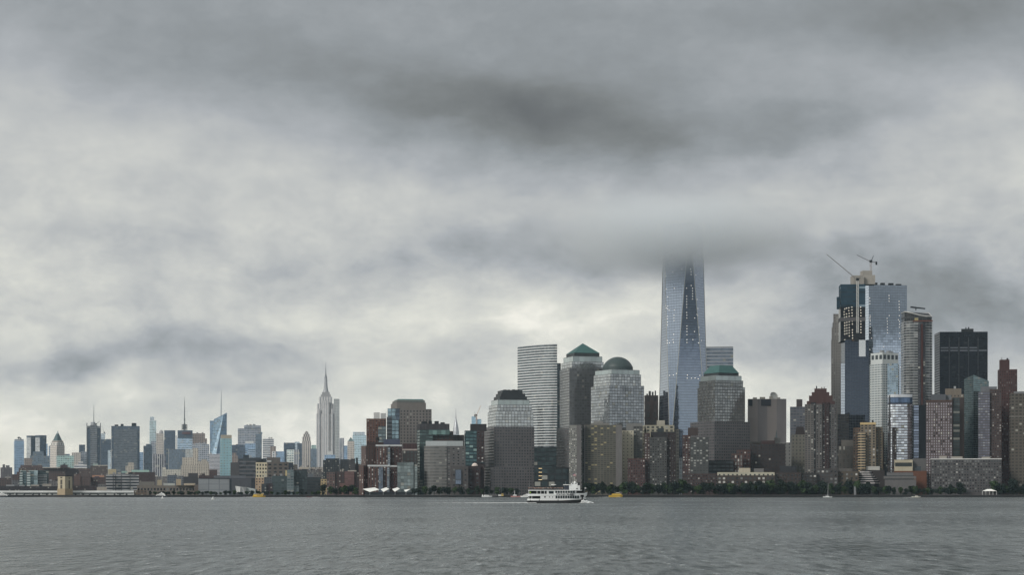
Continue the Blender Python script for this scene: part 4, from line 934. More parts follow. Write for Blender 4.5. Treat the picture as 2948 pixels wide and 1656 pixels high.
b = far('A', 'twin_tower', 'pair of joined dark glass slabs with pale left sides', T, 8200, [('slab', 325, 380, 434, 574, None, mdark), ('slab', 430, 487, 570, 570, None, mdark), ('side_wing', 565, 565, 584, 676, None, mblue)])
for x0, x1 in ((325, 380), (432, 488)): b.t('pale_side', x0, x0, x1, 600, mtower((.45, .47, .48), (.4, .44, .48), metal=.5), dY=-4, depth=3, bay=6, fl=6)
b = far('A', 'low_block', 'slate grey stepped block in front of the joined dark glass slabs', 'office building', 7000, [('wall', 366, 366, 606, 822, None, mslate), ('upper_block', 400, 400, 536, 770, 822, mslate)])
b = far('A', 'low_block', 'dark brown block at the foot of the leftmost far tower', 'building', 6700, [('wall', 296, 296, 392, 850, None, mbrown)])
b = Bld('A', 'stone_tower', 'cream stone tower with a tall green pyramid roof and glass tip', T, 7600)
b.t('shaft', 612, 695, 792, 690, mstone, bay=6, fl=7, asp=1); b.t('crown_storeys', 622, 700, 785, 658, mtower((.42, .38, .34), (.1, .1, .1), x0=.3, x1=.7, metal=0), yb=690, dY=4, bay=8, fl=12)
q = rect('A', 638, 702, 772, 7616, 1); c = sum(q, Vector((0, 0))) / 4
b.t('pyramid_roof', 0, 0, 0, 548, plain((.13, .22, .22), .6), pts=q, yb=658, top=[c + (p - c) * .24 for p in q]); b.t('glass_tip', 0, 0, 0, 512, plain((.5, .55, .55), .2), pts=[c + (p - c) * .235 for p in q], yb=548, top=[c + (p - c) * .02 for p in q])
off = b.root.location
for i in range(4):
    for u in (.1, .3, .5, .7, .9):
        p = q[i].lerp(q[(i + 1) % 4], u); bm = bmesh.new(); box(bm, -2.4, 2.4, -2.4, 2.4, 0, 7); o = b.part('pinnacle', bm, plain((.42, .38, .34), .8)); o.location = (p.x - off.x, p.y - off.y, Z_(sy('A', 658), 7616) - off.z)
far('A', 'glass_tower', 'thin dark tower edge directly left of the pyramid roofed cream tower', T, 7900, [('wall', 597, 597, 622, 700, None, mblue)])
far('A', 'office_block', 'pale green glass office block in front of the pyramid roofed tower', 'office building', 6500, [('wall', 712, 712, 905, 820, None, mgreen), ('side_wing', 692, 692, 730, 822, None, mtower((.28, .35, .33), (.25, .3, .3)))])
far('A', 'office_block', 'beige block with a stepped top right of the pale green glass block', 'building', 7200, [('wall', 880, 880, 990, 782, None, mstone)])
far('A', 'office_block', 'dark wedge roofed building behind the pale green glass block', 'building', 7400, [('wall', 788, 788, 855, 800, None, mslate)])
far('A', 'glass_tower', 'small dark blue tower left of the tower with corner rods and a mast', T, 8300, [('wall', 968, 968, 1044, 686, None, mdark)])
far('A', 'office_block', 'grey blue block at the left foot of the tower with corner rods', T, 7700, [('wall', 988, 988, 1064, 772, None, mgrey)])
far('A', 'low_block', 'white striped low building left of the long rust brown terminal roofline', 'building', 5800, [('wall', 908, 908, 1064, 932, None, mwhite), ('upper_block', 960, 960, 1020, 895, 932, mwhite)])
b = Bld('A', 'screen_tower', 'grey tower with tall corner screens and a needle mast, left of the big dark slab', T, 7500)
b.t('shaft', 1060, 1060, 1236, 482, mdark, bay=6, fl=6, depth=45); b.t('centre_bay', 1107, 1107, 1190, 445, fac((.27, .27, .28), (.14, .16, .18), -1, 2, .45, .9, metal=.4), dY=-5, depth=40, bay=6, fl=8)
for x0, x1 in ((1060, 1070), (1227, 1237)): b.t('corner_screen', x0, x0, x1, 420, plain((.24, .24, .25), .6), dY=-3, depth=6)
b.t('roof_screen', 1070, 1070, 1107, 455, plain((.4, .42, .44), .5), yb=482, dY=6, depth=3); b.t('roof_screen', 1190, 1190, 1227, 455, plain((.4, .42, .44), .5), yb=482, dY=6, depth=3); b.t('roof_screen', 1112, 1112, 1168, 408, plain((.5, .52, .54), .5), yb=445, dY=20, depth=3)
off = b.root.location; bm = bmesh.new(); e = P('A', 1150, 445, 7520); bar(bm, e - off, P('A', 1150, 300, 7520) - off, 1.9, 1.5); bar(bm, P('A', 1150, 300, 7520) - off, P('A', 1150, 190, 7520) - off, 1.4, .5); b.part('mast', bm, STEEL)
crane('small distant crane on the roof of the tower with corner screens', 'A', 7540, (1172, 445), (1178, 436), (1222, 398), None, None, STEEL, 1.6)
far('A', 'glass_tower', 'dark blue block with a white roof strip left of the big dark slab', T, 7700, [('wall', 1232, 1232, 1362, 622, None, mdark), ('roof_strip', 1298, 1298, 1360, 614, 622, plain((.55, .57, .58), .5))])
far('A', 'unfinished_tower', 'pale blue tower under construction behind the tower with corner screens', 'tower under construction', 8300, [('wall', 1236, 1236, 1288, 548, None, mpale)])
crane('thin leaning crane on the pale unfinished tower left of the big dark slab', 'A', 8310, (1285, 560), (1278, 540), (1255, 460), (1286, 545), None, STEEL, 1.6)
far('A', 'glass_tower', 'slim pale tower squeezed against the left edge of the big dark slab', T, 6900, [('wall', 1322, 1322, 1362, 756, None, mpale)])
b = Bld('A', 'office_slab', 'big wide dark slab with a lighter inset front, the broadest block of the far skyline', T, 7000)
b.t('wall', 1364, 1364, 1712, 456, mdark, bay=6, fl=6, depth=40); b.t('front_inset', 1394, 1394, 1684, 494, fac((.19, .21, .235), (.13, .155, .18), -1, 2, .4, .9, metal=.4), dY=-3, depth=4, bay=6, fl=6); b.units(3, DARK, h=(5, 12))
far('A', 'glass_tower', 'low blue grey shoulder right of the big dark slab', T, 7300, [('wall', 1708, 1708, 1756, 778, None, mblue)])
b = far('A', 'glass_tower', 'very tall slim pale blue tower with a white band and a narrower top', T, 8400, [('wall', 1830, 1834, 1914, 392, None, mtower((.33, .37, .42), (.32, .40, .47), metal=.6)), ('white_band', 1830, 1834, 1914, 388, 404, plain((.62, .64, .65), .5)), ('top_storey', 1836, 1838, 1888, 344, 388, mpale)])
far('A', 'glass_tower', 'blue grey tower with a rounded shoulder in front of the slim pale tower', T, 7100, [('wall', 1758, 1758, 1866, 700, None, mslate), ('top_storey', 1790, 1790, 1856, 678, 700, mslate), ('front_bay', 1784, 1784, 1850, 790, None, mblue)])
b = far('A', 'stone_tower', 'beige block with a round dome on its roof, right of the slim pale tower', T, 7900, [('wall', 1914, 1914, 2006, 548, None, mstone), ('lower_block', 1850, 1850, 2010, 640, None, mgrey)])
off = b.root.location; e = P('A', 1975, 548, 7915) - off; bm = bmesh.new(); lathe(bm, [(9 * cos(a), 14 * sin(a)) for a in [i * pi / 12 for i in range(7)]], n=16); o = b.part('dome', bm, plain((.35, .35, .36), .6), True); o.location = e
far('B', 'office_tower', 'brown tower striped with thin white vertical piers, below the domed beige block', T, 6300, [('wall', -2, -2, 160, 802, None, mtower((.48, .46, .45), (.07, .07, .085), x0=.22, x1=1.2, z0=-1, z1=2, metal=.1))])
far('B', 'glass_tower', 'dark blue glass tower with paler stripes low down, left of the lattice mast tower', T, 7500, [('wall', 140, 140, 276, 510, None, mdark), ('striped_bay', 138, 138, 205, 620, None, mtower((.28, .32, .36), (.10, .14, .18), x0=-1, x1=2, z0=.4, z1=.95))])
b = Bld('B', 'mast_tower', 'blue glass tower with a dark framed top, a red sign and a tall lattice mast', T, 7700)
b.t('shaft', 300, 300, 486, 600, mtower((.26, .31, .36), (.20, .27, .34), x0=-1, x1=2, z0=.4, z1=.9), bay=6, fl=7, depth=45); b.t('dark_frame', 304, 304, 487, 510, mdark, yb=600, dY=-3, depth=46); b.t('red_sign', 358, 358, 462, 528, plain((.25, .10, .10), .6), yb=556, dY=-4.5, depth=1.2); b.t('white_edge', 280, 280, 298, 570, plain((.66, .67, .67), .6), depth=10, dY=2)
off = b.root.location; bm = bmesh.new()
for x in (358, 374, 402, 418): bar(bm, P('B', x, 510, 7720) - off, P('B', x, 440, 7720) - off, 1.3)
for y in (440, 458, 476, 494): bar(bm, P('B', 356, y, 7719) - off, P('B', 420, y, 7719) - off, 1.3)
for y in (440, 458, 476): bar(bm, P('B', 358, y, 7721) - off, P('B', 418, y + 18, 7721) - off, .9); bar(bm, P('B', 418, y, 7721) - off, P('B', 358, y + 18, 7721) - off, .9)
b.part('lattice_frame', bm, plain((.14, .15, .16), .6)); bm = bmesh.new()
for (y0, y1, r0, r1) in ((510, 380, 2.6, 2.2), (380, 230, 2.0, 1.6), (230, 150, 1.3, .9), (150, 95, .7, .3)): bar(bm, P('B', 388, y0, 7720) - off, P('B', 390, y1, 7720) - off, r0, r1)
for y in (385, 372, 430): bar(bm, P('B', 378, y, 7720) - off, P('B', 400, y, 7720) - off, 1)
b.part('mast', bm, plain((.14, .15, .16), .6))
far('B', 'office_tower', 'dark brown stepped block right of the red signed mast tower', T, 8000, [('wall', 486, 486, 640, 546, None, mbrown), ('side_wing', 636, 636, 664, 610, None, mbrown)], 2)
far('B', 'office_block', 'long grey brown block with a roof dish in front of the dark brown stepped block', 'office building', 6900, [('wall', 480, 480, 692, 678, None, mgrey), ('upper_block', 520, 520, 656, 668, 678, mgrey)], 2)
b = Bld('B', 'glass_tower', 'faceted blue glass tower with a slanted crystal top and a needle spire', T, 7600)
f1 = mtower((.20, .26, .31), (.24, .32, .39), metal=.65, x0=.04, x1=.97, z0=.15, z1=.95); f2 = mtower((.12, .16, .21), (.15, .21, .28), metal=.65, x0=.04, x1=.97, z0=.15, z1=.95)  # one glass in two tones: light and shade of the facets put into colour
b.t('left_shard', 697, 699, 760, 392, f2, bay=6, fl=6, asp=.4)
q = rect('B', 700, 704, 908, 7590, .3); zz = [Z_(sy('B', y), 7590) for y in (372, 294, 294, 372)]
off = b.root.location; wq = lambda x, y, d_: P('B', x, y, 7585 + d_)
bm = bmesh.new(); uvl = bm.loops.layers.uv.new('UVMap')
def facet(bm, pts):
    f = bm.faces.new([bm.verts.new(p - off) for p in pts])
    for lp, p in zip(f.loops, pts): lp[uvl].uv = (p.x / 6, p.z / 6)
facet(bm, [wq(694, 900, 0), wq(760, 900, -6), wq(862, 322, 14), wq(750, 372, 6)])
b.part('pale_facet', bm, f1); bm = bmesh.new(); uvl = bm.loops.layers.uv.new('UVMap')
facet(bm, [wq(760, 900, -6), wq(905, 900, 16), wq(907, 294, 26), wq(862, 322, 14)]); facet(bm, [wq(905, 900, 16), wq(900, 900, 60), wq(902, 294, 60), wq(907, 294, 26)]); facet(bm, [wq(900, 900, 60), wq(694, 900, 60), wq(752, 372, 60), wq(902, 294, 60)])
facet(bm, [wq(694, 900, 60), wq(694, 900, 0), wq(750, 372, 6), wq(752, 372, 60)]); facet(bm, [wq(750, 372, 6), wq(862, 322, 14), wq(907, 294, 26), wq(902, 294, 60), wq(752, 372, 60)])
b.part('dark_facets', bm, f2)
bm = bmesh.new(); bar(bm, wq(836, 345, 35) - off, wq(838, 160, 35) - off, 2.6, 2.0); bar(bm, wq(838, 160, 35) - off, wq(840, 15, 35) - off, 1.9, .5); b.part('spire', bm, plain((.4, .43, .45), .5))
far('B', 'apartment_tower', 'teal glass apartment tower with a beige slanted cap in front of the slanted crystal tower', T, 5200, [('wall', 822, 826, 968, 610, None, mtower((.15, .24, .26), (.24, .30, .31), x0=.2, x1=.7, z0=.3, z1=.75, metal=.5, light=.3, vary=1.0, blind=(.5, .55, .5))), ('beige_cap', 832, 836, 966, 566, 610, plain((.40, .36, .29), .8))])
b = far('B', 'office_tower', 'big grey office block with a bronze crown, right of the slanted crystal tower', T, 8100, [('wall', 1040, 1044, 1326, 486, None, mgrey), ('top_storey', 1116, 1120, 1324, 448, 486, mgrey)], 3)
far('B', 'office_tower', 'slim blue grey tower stepped against the right side of the big grey office block', T, 7400, [('wall', 1260, 1260, 1336, 552, None, mslate), ('top_storey', 1300, 1300, 1342, 532, 552, mslate)])
far('B', 'office_tower', 'white striped flat topped tower between the big grey block and the stepped stone tower', T, 7300, [('wall', 1346, 1350, 1482, 612, None, mwhite)], 2)
far('B', 'office_tower', 'dark blue block with a flat roof behind the dark banded stepped building', T, 6800, [('wall', 968, 968, 1132, 688, None, mdark)], 1)
far('B', 'office_tower', 'blue block with a white top panel below the big grey office block', T, 6900, [('wall', 1128, 1128, 1258, 672, None, mblue), ('white_panel', 1132, 1132, 1234, 642, 672, plain((.62, .64, .64), .6))])
far('B', 'office_tower', 'mid blue block with pale stripes in front of the slim blue grey tower', T, 6500, [('wall', 1164, 1164, 1256, 738, None, mtower((.28, .33, .38), (.12, .16, .21), x0=-1, x1=2))])
far('B', 'office_tower', 'brown block right of the white striped tower', T, 6700, [('wall', 1440, 1440, 1508, 704, None, mbrown)])
far('B', 'office_block', 'small white gridded block in front of the brown block by the white striped tower', 'building', 5600, [('wall', 1460, 1460, 1502, 768, None, mtower((.56, .55, .52), (.2, .22, .24), x0=.3, x1=.7))])
far('B', 'office_block', 'low blue grey block left of the white columned block', 'building', 6900, [('wall', 1505, 1505, 1612, 768, None, mblue)])
far('B', 'office_tower', 'dark blue slab left of the pale glass slab beside the stepped stone tower', T, 7500, [('wall', 1604, 1604, 1742, 662, None, mdark)])
far('B', 'office_tower', 'pale glass slab between two dark slabs left of the stepped stone tower', T, 7600, [('wall', 1738, 1738, 1800, 650, None, mpale)])
far('B', 'office_tower', 'narrow dark slab touching the left side of the stepped stone tower', T, 7450, [('wall', 1770, 1770, 1832, 668, None, mdark)])
b = far('B', 'office_block', 'white columned office block with a beige left side, below the two dark slabs', 'office building', 5600, [('wall', 1726, 1726, 1802, 745, None, mtower((.62, .62, .6), (.08, .09, .11), x0=.3, x1=1.2, z0=-1, z1=2)), ('side_wing', 1640, 1640, 1728, 748, None, mtower((.42, .40, .36), (.3, .36, .36)))])
b = Bld('B', 'stone_tower', 'stepped brown grey stone tower with a narrow crown, left of the tallest far skyscraper', T, 6900)
for xl, xr, yt, yb in ((1828, 1938, 640, None), (1832, 1932, 590, 640), (1844, 1922, 556, 590), (1858, 1908, 538, 556), (1868, 1898, 522, 538)): b.t('wall', xl, xl, xr, yt, mtower((.34, .30, .27), (.13, .13, .13), x0=.35, x1=.8, z0=-1, z1=2), yb=yb, bay=7, fl=7, dY=0 if yb is None else 4, depth=26)
far('B', 'office_tower', 'dark blue grey block right of the stepped stone tower', T, 6600, [('wall', 1936, 1936, 2010, 736, None, mslate), ('green_roof', 1942, 1942, 2002, 690, None, mgreen)])
# tallest far skyscraper
b = Bld('C', 'art_deco_skyscraper', 'pale grey stone skyscraper with setbacks and a tall tapering spire, tallest of the far skyline', 'skyscraper', 6750)
es_ = fac((.66, .645, .635), (.32, .34, .37), .38, .80, -1, 2, metal=.1, light=0, vary=.3)
for xl, xr, yt, yb in ((206, 430, 985, None), (232, 407, 565, None), (239, 400, 470, 565), (258, 384, 405, 470)): b.t('shaft', xl, xl, xr, yt, es_, yb=yb, bay=9, fl=9, dY={None: 0}.get(yb, 6), depth=40)
for x0, x1, y in ((286, 352, 442), (250, 268, 520), (372, 390, 520)): b.t('centre_bay', x0, x0, x1, y, es_, dY=-3, depth=5, bay=6, fl=9)
for xl, xr, yt, yb in ((274, 371, 384, 405), (286, 360, 362, 384)): b.t('crown', xl, xl, xr, yt, plain((.36, .36, .37), .7), yb=yb, dY=8, depth=28)
off = b.root.location; ax = P('C', 322, 362, 6775) - off; mz = lambda y: Z_(sy('C', y), 6775) - off.z; mr = lambda w: w / 3.2896 / F * 6775
bm = bmesh.new(); lathe(bm, [(mr(30), mz(362)), (mr(24), mz(345)), (mr(19), mz(320)), (mr(16), mz(290)), (mr(14), mz(250)), (mr(13), mz(228))], (ax.x, ax.y), 12); b.part('spire_shaft', bm, plain((.34, .35, .37), .5))
bm = bmesh.new(); lathe(bm, [(mr(13.5), mz(228)), (mr(11), mz(218)), (mr(8), mz(208)), (mr(5), mz(190))], (ax.x, ax.y), 12); b.part('cone', bm, plain((.28, .3, .32), .5))
bm = bmesh.new(); bar(bm, (ax.x, ax.y, mz(190)), (ax.x, ax.y, mz(135)), 2.2, 1.5); bar(bm, (ax.x, ax.y, mz(135)), (ax.x, ax.y, mz(80)), 1.0, .4); b.part('antenna', bm, plain((.3, .31, .33), .5))
far('C', 'gridded_tower', 'very slim white gridded tower right behind the tallest far skyscraper', T, 8800, [('wall', 398, 398, 452, 424, None, fac((.5, .51, .5), (.18, .21, .24), .22, .8, .22, .8, metal=.5, light=0, vary=.3))])
far('C', 'office_tower', 'grey striped tower directly right of the slim white gridded tower', T, 7000, [('wall', 448, 448, 495, 796, None, mtower((.40, .39, .39), (.13, .14, .16), x0=.35, x1=1.2, z0=-1, z1=2))])
far('C', 'office_block', 'low blue block between the grey striped tower and the stone tower with a small pyramid', 'building', 7200, [('wall', 492, 492, 530, 868, None, mblue)])
b = far('C', 'stone_tower', 'pale stone tower with a small green pyramid roof beside a pale blue block', T, 7100, [('wall', 527, 527, 592, 826, None, mstone)])
q = rect('C', 532, 532, 586, 7104, 1, 36); c = sum(q, Vector((0, 0))) / 4; b.t('pyramid_roof', 0, 0, 0, 788, plain((.16, .26, .24), .6), pts=q, yb=826, top=[c + (p - c) * .05 for p in q])
far('C', 'glass_tower', 'wide pale blue glass block left of the orange brown brick tower', T, 7700, [('wall', 576, 576, 704, 768, None, mtower((.30, .36, .42), (.28, .36, .44), metal=.6)), ('top_storey', 580, 580, 692, 738, 768, mpale), ('lower_bay', 592, 592, 645, 868, None, mblue)])
far('C', 'office_block', 'small white topped blue block at the foot of the tallest far skyscraper', 'building', 5800, [('wall', 308, 308, 412, 956, None, mblue), ('white_top', 334, 334, 390, 922, 956, plain((.6, .61, .6), .6))])
b = Bld('D', 'art_deco_skyscraper', 'slender silver needle spire with a curved tapering crown, far behind the brick blocks', 'skyscraper', 7900)
off = b.mk(rect('D', 1205, 1205, 1286, 7900)); cpt = P('D', 1244, 600, 7920) - off; rz_ = lambda w: w / 4.2548 / F * 7920; zz_ = lambda y: Z_(sy('D', y), 7920) - off.z
b.t('shaft', 1205, 1205, 1286, 560, mpale, depth=45)
bm = bmesh.new(); lathe(bm, [(rz_(42), zz_(560)), (rz_(38), zz_(520)), (rz_(32), zz_(480)), (rz_(24), zz_(440)), (rz_(16), zz_(405)), (rz_(9), zz_(370)), (rz_(5), zz_(335)), (rz_(2.5), zz_(300)), (rz_(1), zz_(242))], (cpt.x, cpt.y), 12); b.part('crown', bm, plain((.42, .43, .45), .35, .5))
b = Bld('D', 'unfinished_tower', 'pale blue twin topped tower under an orange crane, far behind the brick blocks', 'tower under construction', 7000)
b.t('wall', 1436, 1436, 1500, 340, mtower((.22, .31, .42), (.24, .34, .46), metal=.6), depth=30); b.t('wall', 1498, 1498, 1556, 372, mtower((.22, .31, .42), (.24, .34, .46), metal=.6), depth=30, dY=5)
crane('orange lattice crane on the pale rounded tower behind the slim teal and brick tower', 'D', 6985, (1498, 430), (1496, 330), (1550, 206), (1476, 322), (1470, 280), plain((.55, .28, .12), .6), 2.0)

# ------------------------------------------------------------------ the lower city on the left, nearer the river
mb2 = lambda c: fac(c, (.06, .06, .065), .28, .72, .25, .72, metal=.1, light=.1, vary=.8)
def lo(k, name, label, cat, Y, tiers, units=0, bay=4.5, fl=4.2):
    b = Bld(k, name, label, cat, Y)
    for i, (nm, xl, xc, xr, yt, yb, m) in enumerate(tiers): b.t(nm, xl, xc, xr, yt, m, yb=yb, bay=bay, fl=fl, dY=3 * i, depth=24 if xl == xc else None)
    if units: b.units(units, h=(1.5, 4))
    return b
lo('A', 'stone_building', 'mauve grey stepped block against the sky at the far left edge', 'building', 5600, [('wall', 5, 5, 150, 965, None, mb2((.23, .2, .2))), ('upper_block', 32, 32, 62, 928, 965, mb2((.2, .18, .18))), ('upper_block', 70, 70, 118, 940, 965, mb2((.22, .2, .2)))])
lo('A', 'brick_warehouse', 'long rust brown terminal warehouse with a pale roofline, stretching behind the teal glass condominiums', 'warehouse', 4700, [('wall', 228, 228, 1110, 972, None, mb2((.20, .125, .10))), ('upper_storeys', 250, 250, 520, 938, 972, mb2((.22, .13, .11))), ('roof_rim', 520, 520, 860, 962, 974, plain((.45, .42, .38), .8)), ('roof_block', 738, 738, 830, 935, 972, plain((.13, .09, .085), .8))], 3)
lo('A', 'brick_warehouse', 'brown warehouse with a white crenellated roof edge in front of the big dark slab', 'warehouse', 4600, [('wall', 1108, 1108, 1322, 945, None, mb2((.20, .14, .115))), ('roof_edge', 1160, 1160, 1320, 936, 948, plain((.5, .47, .42), .8)), ('roof_tank', 1140, 1140, 1200, 918, 945, plain((.32, .40, .38), .7))], 2)
lo('A', 'stone_building', 'tan stepped block standing in front of the big dark slab', 'building', 5600, [('wall', 1538, 1538, 1642, 945, None, mtan), ('upper_block', 1568, 1568, 1640, 905, 945, mtan)])
lo('A', 'warehouse', 'dark red warehouse with two pale green roof strips, right of the striped apartment block', 'warehouse', 4000, [('wall', 1600, 1600, 1902, 1022, None, mb2((.12, .065, .06))), ('green_roof', 1612, 1612, 1826, 996, 1022, plain((.36, .52, .47), .6)), ('green_roof', 1490, 1490, 1560, 1010, 1030, plain((.30, .44, .40), .6)), ('billboard', 1744, 1744, 1830, 1094, 1116, plain((.7, .69, .65), .6))])
lo('A', 'brick_block', 'cream framed block with a dark opening behind the striped apartment block', 'building', 4300, [('wall', 1324, 1324, 1424, 986, None, plain((.44, .38, .26), .8)), ('opening', 1342, 1342, 1380, 998, 1050, plain((.13, .12, .1), .8))])
gl1 = fac((.34, .43, .43), (.20, .28, .30), .05, .95, .3, .9, metal=.5, light=.1); gl2 = fac((.10, .15, .16), (.14, .2, .22), .05, .95, .3, .9, metal=.5)
b = lo('A', 'glass_condominium', 'slim teal glass condominium, left one of the pair by the pier sheds', 'apartment tower', 3300, [('balcony_bay', 240, 240, 276, 1030, None, fac((.5, .56, .55), (.16, .22, .23), -1, 2, .4, .95, metal=.3)), ('glass_wall', 258, 258, 326, 1008, None, gl2), ('crown', 246, 246, 320, 1003, 1014, plain((.48, .6, .58), .6))], 2)
b = lo('A', 'glass_condominium', 'slim teal glass condominium with a bright mirror side near the pier sheds', 'apartment tower', 3290, [('balcony_bay', 330, 330, 372, 1028, None, fac((.5, .56, .55), (.16, .22, .23), -1, 2, .4, .95, metal=.3)), ('glass_wall', 366, 366, 416, 1010, None, gl2), ('crown', 350, 350, 414, 1004, 1014, plain((.48, .6, .58), .6)), ('mirror_side', 412, 412, 462, 1002, None, fac((.4, .5, .52), (.42, .52, .55), .05, .95, .1, .9, metal=.7))], 2)
b = lo('A', 'apartment_block', 'dark teal apartment block with white balcony bands left of the tan ventilation tower', 'apartment block', 3310, [('wall', 460, 464, 596, 1002, None, fac((.10, .15, .16), (.05, .07, .075), -1, 2, .3, .9, metal=.2))])
for i in range(7): b.t('balcony', 462, 462, 575, 1058 + i * 19.5, plain((.50, .53, .55), .6), yb=1064 + i * 19.5, dY=-3, depth=3)
lo('A', 'brick_block', 'dark brown double block directly behind the tan ventilation tower', 'building', 3700, [('wall', 802, 802, 968, 1010, None, plain((.075, .065, .068), .85)), ('upper_block', 812, 812, 958, 984, 1010, plain((.07, .06, .065), .85))])
lo('A', 'brick_block', 'salmon brick block right behind the tan ventilation tower', 'building', 3500, [('wall', 905, 905, 985, 1045, None, mb2((.26, .15, .12))), ('side_wing', 962, 962, 1110, 1075, None, mb2((.19, .12, .10)))], 2)
lo('A', 'brick_block', 'brown block with a bright blue painted end wall, left of the striped apartment block', 'building', 3520, [('wall', 1105, 1105, 1302, 1085, None, mb2((.17, .11, .10))), ('blue_wall', 1160, 1160, 1216, 1076, None, plain((.035, .085, .17), .7)), ('orange_roof', 1130, 1130, 1275, 1062, 1085, plain((.42, .24, .17), .8))], 1)
lo('A', 'warehouse', 'low dark red shed between the tan ventilation tower and the striped apartment block', 'warehouse', 3200, [('wall', 890, 890, 1190, 1188, None, mb2((.09, .06, .06))), ('white_panel', 918, 918, 934, 1198, 1236, WHITE)])
lo('A', 'low_building', 'small white fronted low building under the striped apartment block', 'building', 3150, [('wall', 1186, 1186, 1310, 1206, None, plain((.36, .33, .29), .8)), ('upper_block', 1200, 1200, 1290, 1172, 1206, mb2((.28, .27, .25)))])
b = lo('A', 'apartment_block', 'long flat block of white horizontal bands and dark windows right of the tan ventilation tower', 'apartment block', 3350, [('wall', 1298, 1302, 1702, 1056, None, fac((.42, .43, .44), (.055, .06, .07), -1, 2, .42, 1.2, metal=.2, light=.04)), ('penthouse', 1340, 1340, 1660, 1046, 1056, plain((.3, .3, .3), .8))], 3, 5, 5)
for x0 in (1384, 1412, 1484, 1590): b.t('dark_pier', x0, x0, x0 + 9, 1058, plain((.08, .085, .09), .7), dY=-.8, depth=2)
lo('A', 'brick_row', 'row of small brown houses and sheds at the left edge behind the pier', 'building', 3700, [('wall', -10, -10, 140, 1092, None, mb2((.20, .135, .115))), ('pale_house', 60, 60, 132, 1080, None, plain((.36, .35, .33), .8)), ('brick_house', 150, 150, 245, 1050, None, mb2((.20, .12, .10))), ('brick_house', 205, 205, 248, 1020, None, mb2((.22, .13, .10)))])
lo('A', 'low_building', 'low dark shed along the left pier behind the white pier shed', 'warehouse', 3000, [('wall', -10, -10, 720, 1196, None, mb2((.085, .075, .08)))], 4)
lo('A', 'brick_block', 'grey low block left of the teal glass condominium pair', 'building', 3400, [('wall', 150, 150, 245, 1120, None, mb2((.24, .24, .25)))])
lo('A', 'brick_block', 'pale grey low terrace between the dark teal block and the tan ventilation tower', 'building', 3600, [('wall', 560, 560, 720, 1130, None, mb2((.28, .25, .24)))], 2)
b = lo('B', 'beige_building', 'long beige three storey building with square dark windows, left of the grey shed', 'building', 3000, [('wall', -194, -194, 556, 1186, None, plain((.30, .245, .19), .85))])
b.grid(b.last[0], b.last[1], b.last[2], 5, 8, .5, .5, 'dark', faces=(0,), skip=2)
b.t('penthouse', 55, 55, 110, 1118, plain((.38, .33, .24), .8), yb=1186, dY=6, depth=12); b.t('penthouse', 285, 285, 345, 1108, plain((.40, .33, .24), .8), yb=1186, dY=6, depth=12); b.t('roof_block', 130, 130, 270, 1160, plain((.42, .44, .42), .8), yb=1186, dY=7, depth=10); b.t('roof_block', 380, 380, 520, 1160, plain((.42, .36, .28), .8), yb=1186, dY=7, depth=10); b.t('roof_block', -170, -170, 20, 1140, plain((.30, .27, .22), .8), yb=1186, dY=7, depth=10)
b.t('end_block', 505, 505, 556, 1178, plain((.22, .16, .12), .85), dY=-1, depth=10)
lo('B', 'brick_block', 'dark grey gabled block above the long beige building', 'building', 3500, [('wall', 374, 374, 556, 1078, None, plain((.10, .095, .10), .85)), ('upper_block', 432, 432, 554, 1036, 1078, plain((.11, .10, .105), .85))])
lo('B', 'brick_block', 'red brown block row above the left end of the grey shed', 'building', 3700, [('wall', 560, 560, 742, 1062, None, mb2((.12, .06, .06))), ('upper_block', 582, 582, 640, 1040, 1062, mb2((.10, .06, .06)))], 1)
lo('B', 'brick_block', 'plain rust red cube block above the middle of the grey shed', 'building', 3900, [('wall', 690, 690, 790, 990, None, mb2((.15, .075, .065)))])
lo('B', 'white_building', 'white low building with dark openings below the brown tower with white piers', 'building', 5200, [('wall', 115, 115, 346, 990, None, mb2((.58, .56, .50))), ('upper_block', 118, 118, 158, 966, 990, plain((.6, .57, .5), .8)), ('lower_terrace', 116, 116, 346, 1012, None, mb2((.38, .34, .31)))], 1)
lo('B', 'brick_row', 'jumble of small grey blue and white roofs above the long beige building', 'building', 4200, [('wall', 20, 20, 200, 1076, None, mb2((.30, .27, .25))), ('blue_block', 178, 178, 300, 1058, None, mb2((.16, .20, .25))), ('grey_block', 290, 290, 380, 1066, None, mb2((.26, .27, .28))), ('white_block', 20, 20, 60, 1062, None, plain((.52, .5, .47), .8))], 2)
lo('B', 'stone_building', 'tan ziggurat tower with a dark striped centre', 'apartment tower', 5000, [('wall', 344, 344, 516, 940, None, mtan), ('upper_block', 360, 360, 508, 842, 940, mtan), ('striped_bay', 402, 402, 458, 846, 1018, fac((.34, .29, .24), (.07, .08, .1), .2, .85, -1, 2, metal=.1))])
lo('B', 'stone_building', 'pale tan block with rounded shoulders behind the tan ziggurat tower', 'building', 5600, [('wall', 400, 400, 554, 740, None, mtower((.33, .32, .29), (.2, .22, .23))), ('side_wing', 490, 490, 556, 728, None, mtan)])
lo('B', 'stone_building', 'peach stepped block with a narrow top, right of the tan ziggurat tower', 'apartment tower', 5100, [('wall', 514, 514, 692, 920, None, mtan), ('upper_block', 552, 552, 682, 890, 920, mtan), ('top_block', 596, 596, 660, 866, 890, mtan)])
lo('B', 'office_slab', 'slate blue slab with a pale left edge behind the white low building', 'office building', 6200, [('wall', 196, 196, 402, 740, None, mslate), ('pale_edge', 190, 190, 206, 738, None, plain((.45, .45, .44), .7))])
lo('B', 'office_block', 'grey striped block at the foot of the slanted crystal tower', 'office building', 6000, [('wall', 690, 690, 822, 800, None, mtower((.36, .34, .34), (.14, .15, .17), x0=-1, x1=2, z0=.4, z1=.95)), ('lower_block', 688, 688, 800, 938, None, mtower((.42, .46, .46), (.2, .27, .3)))], 1)
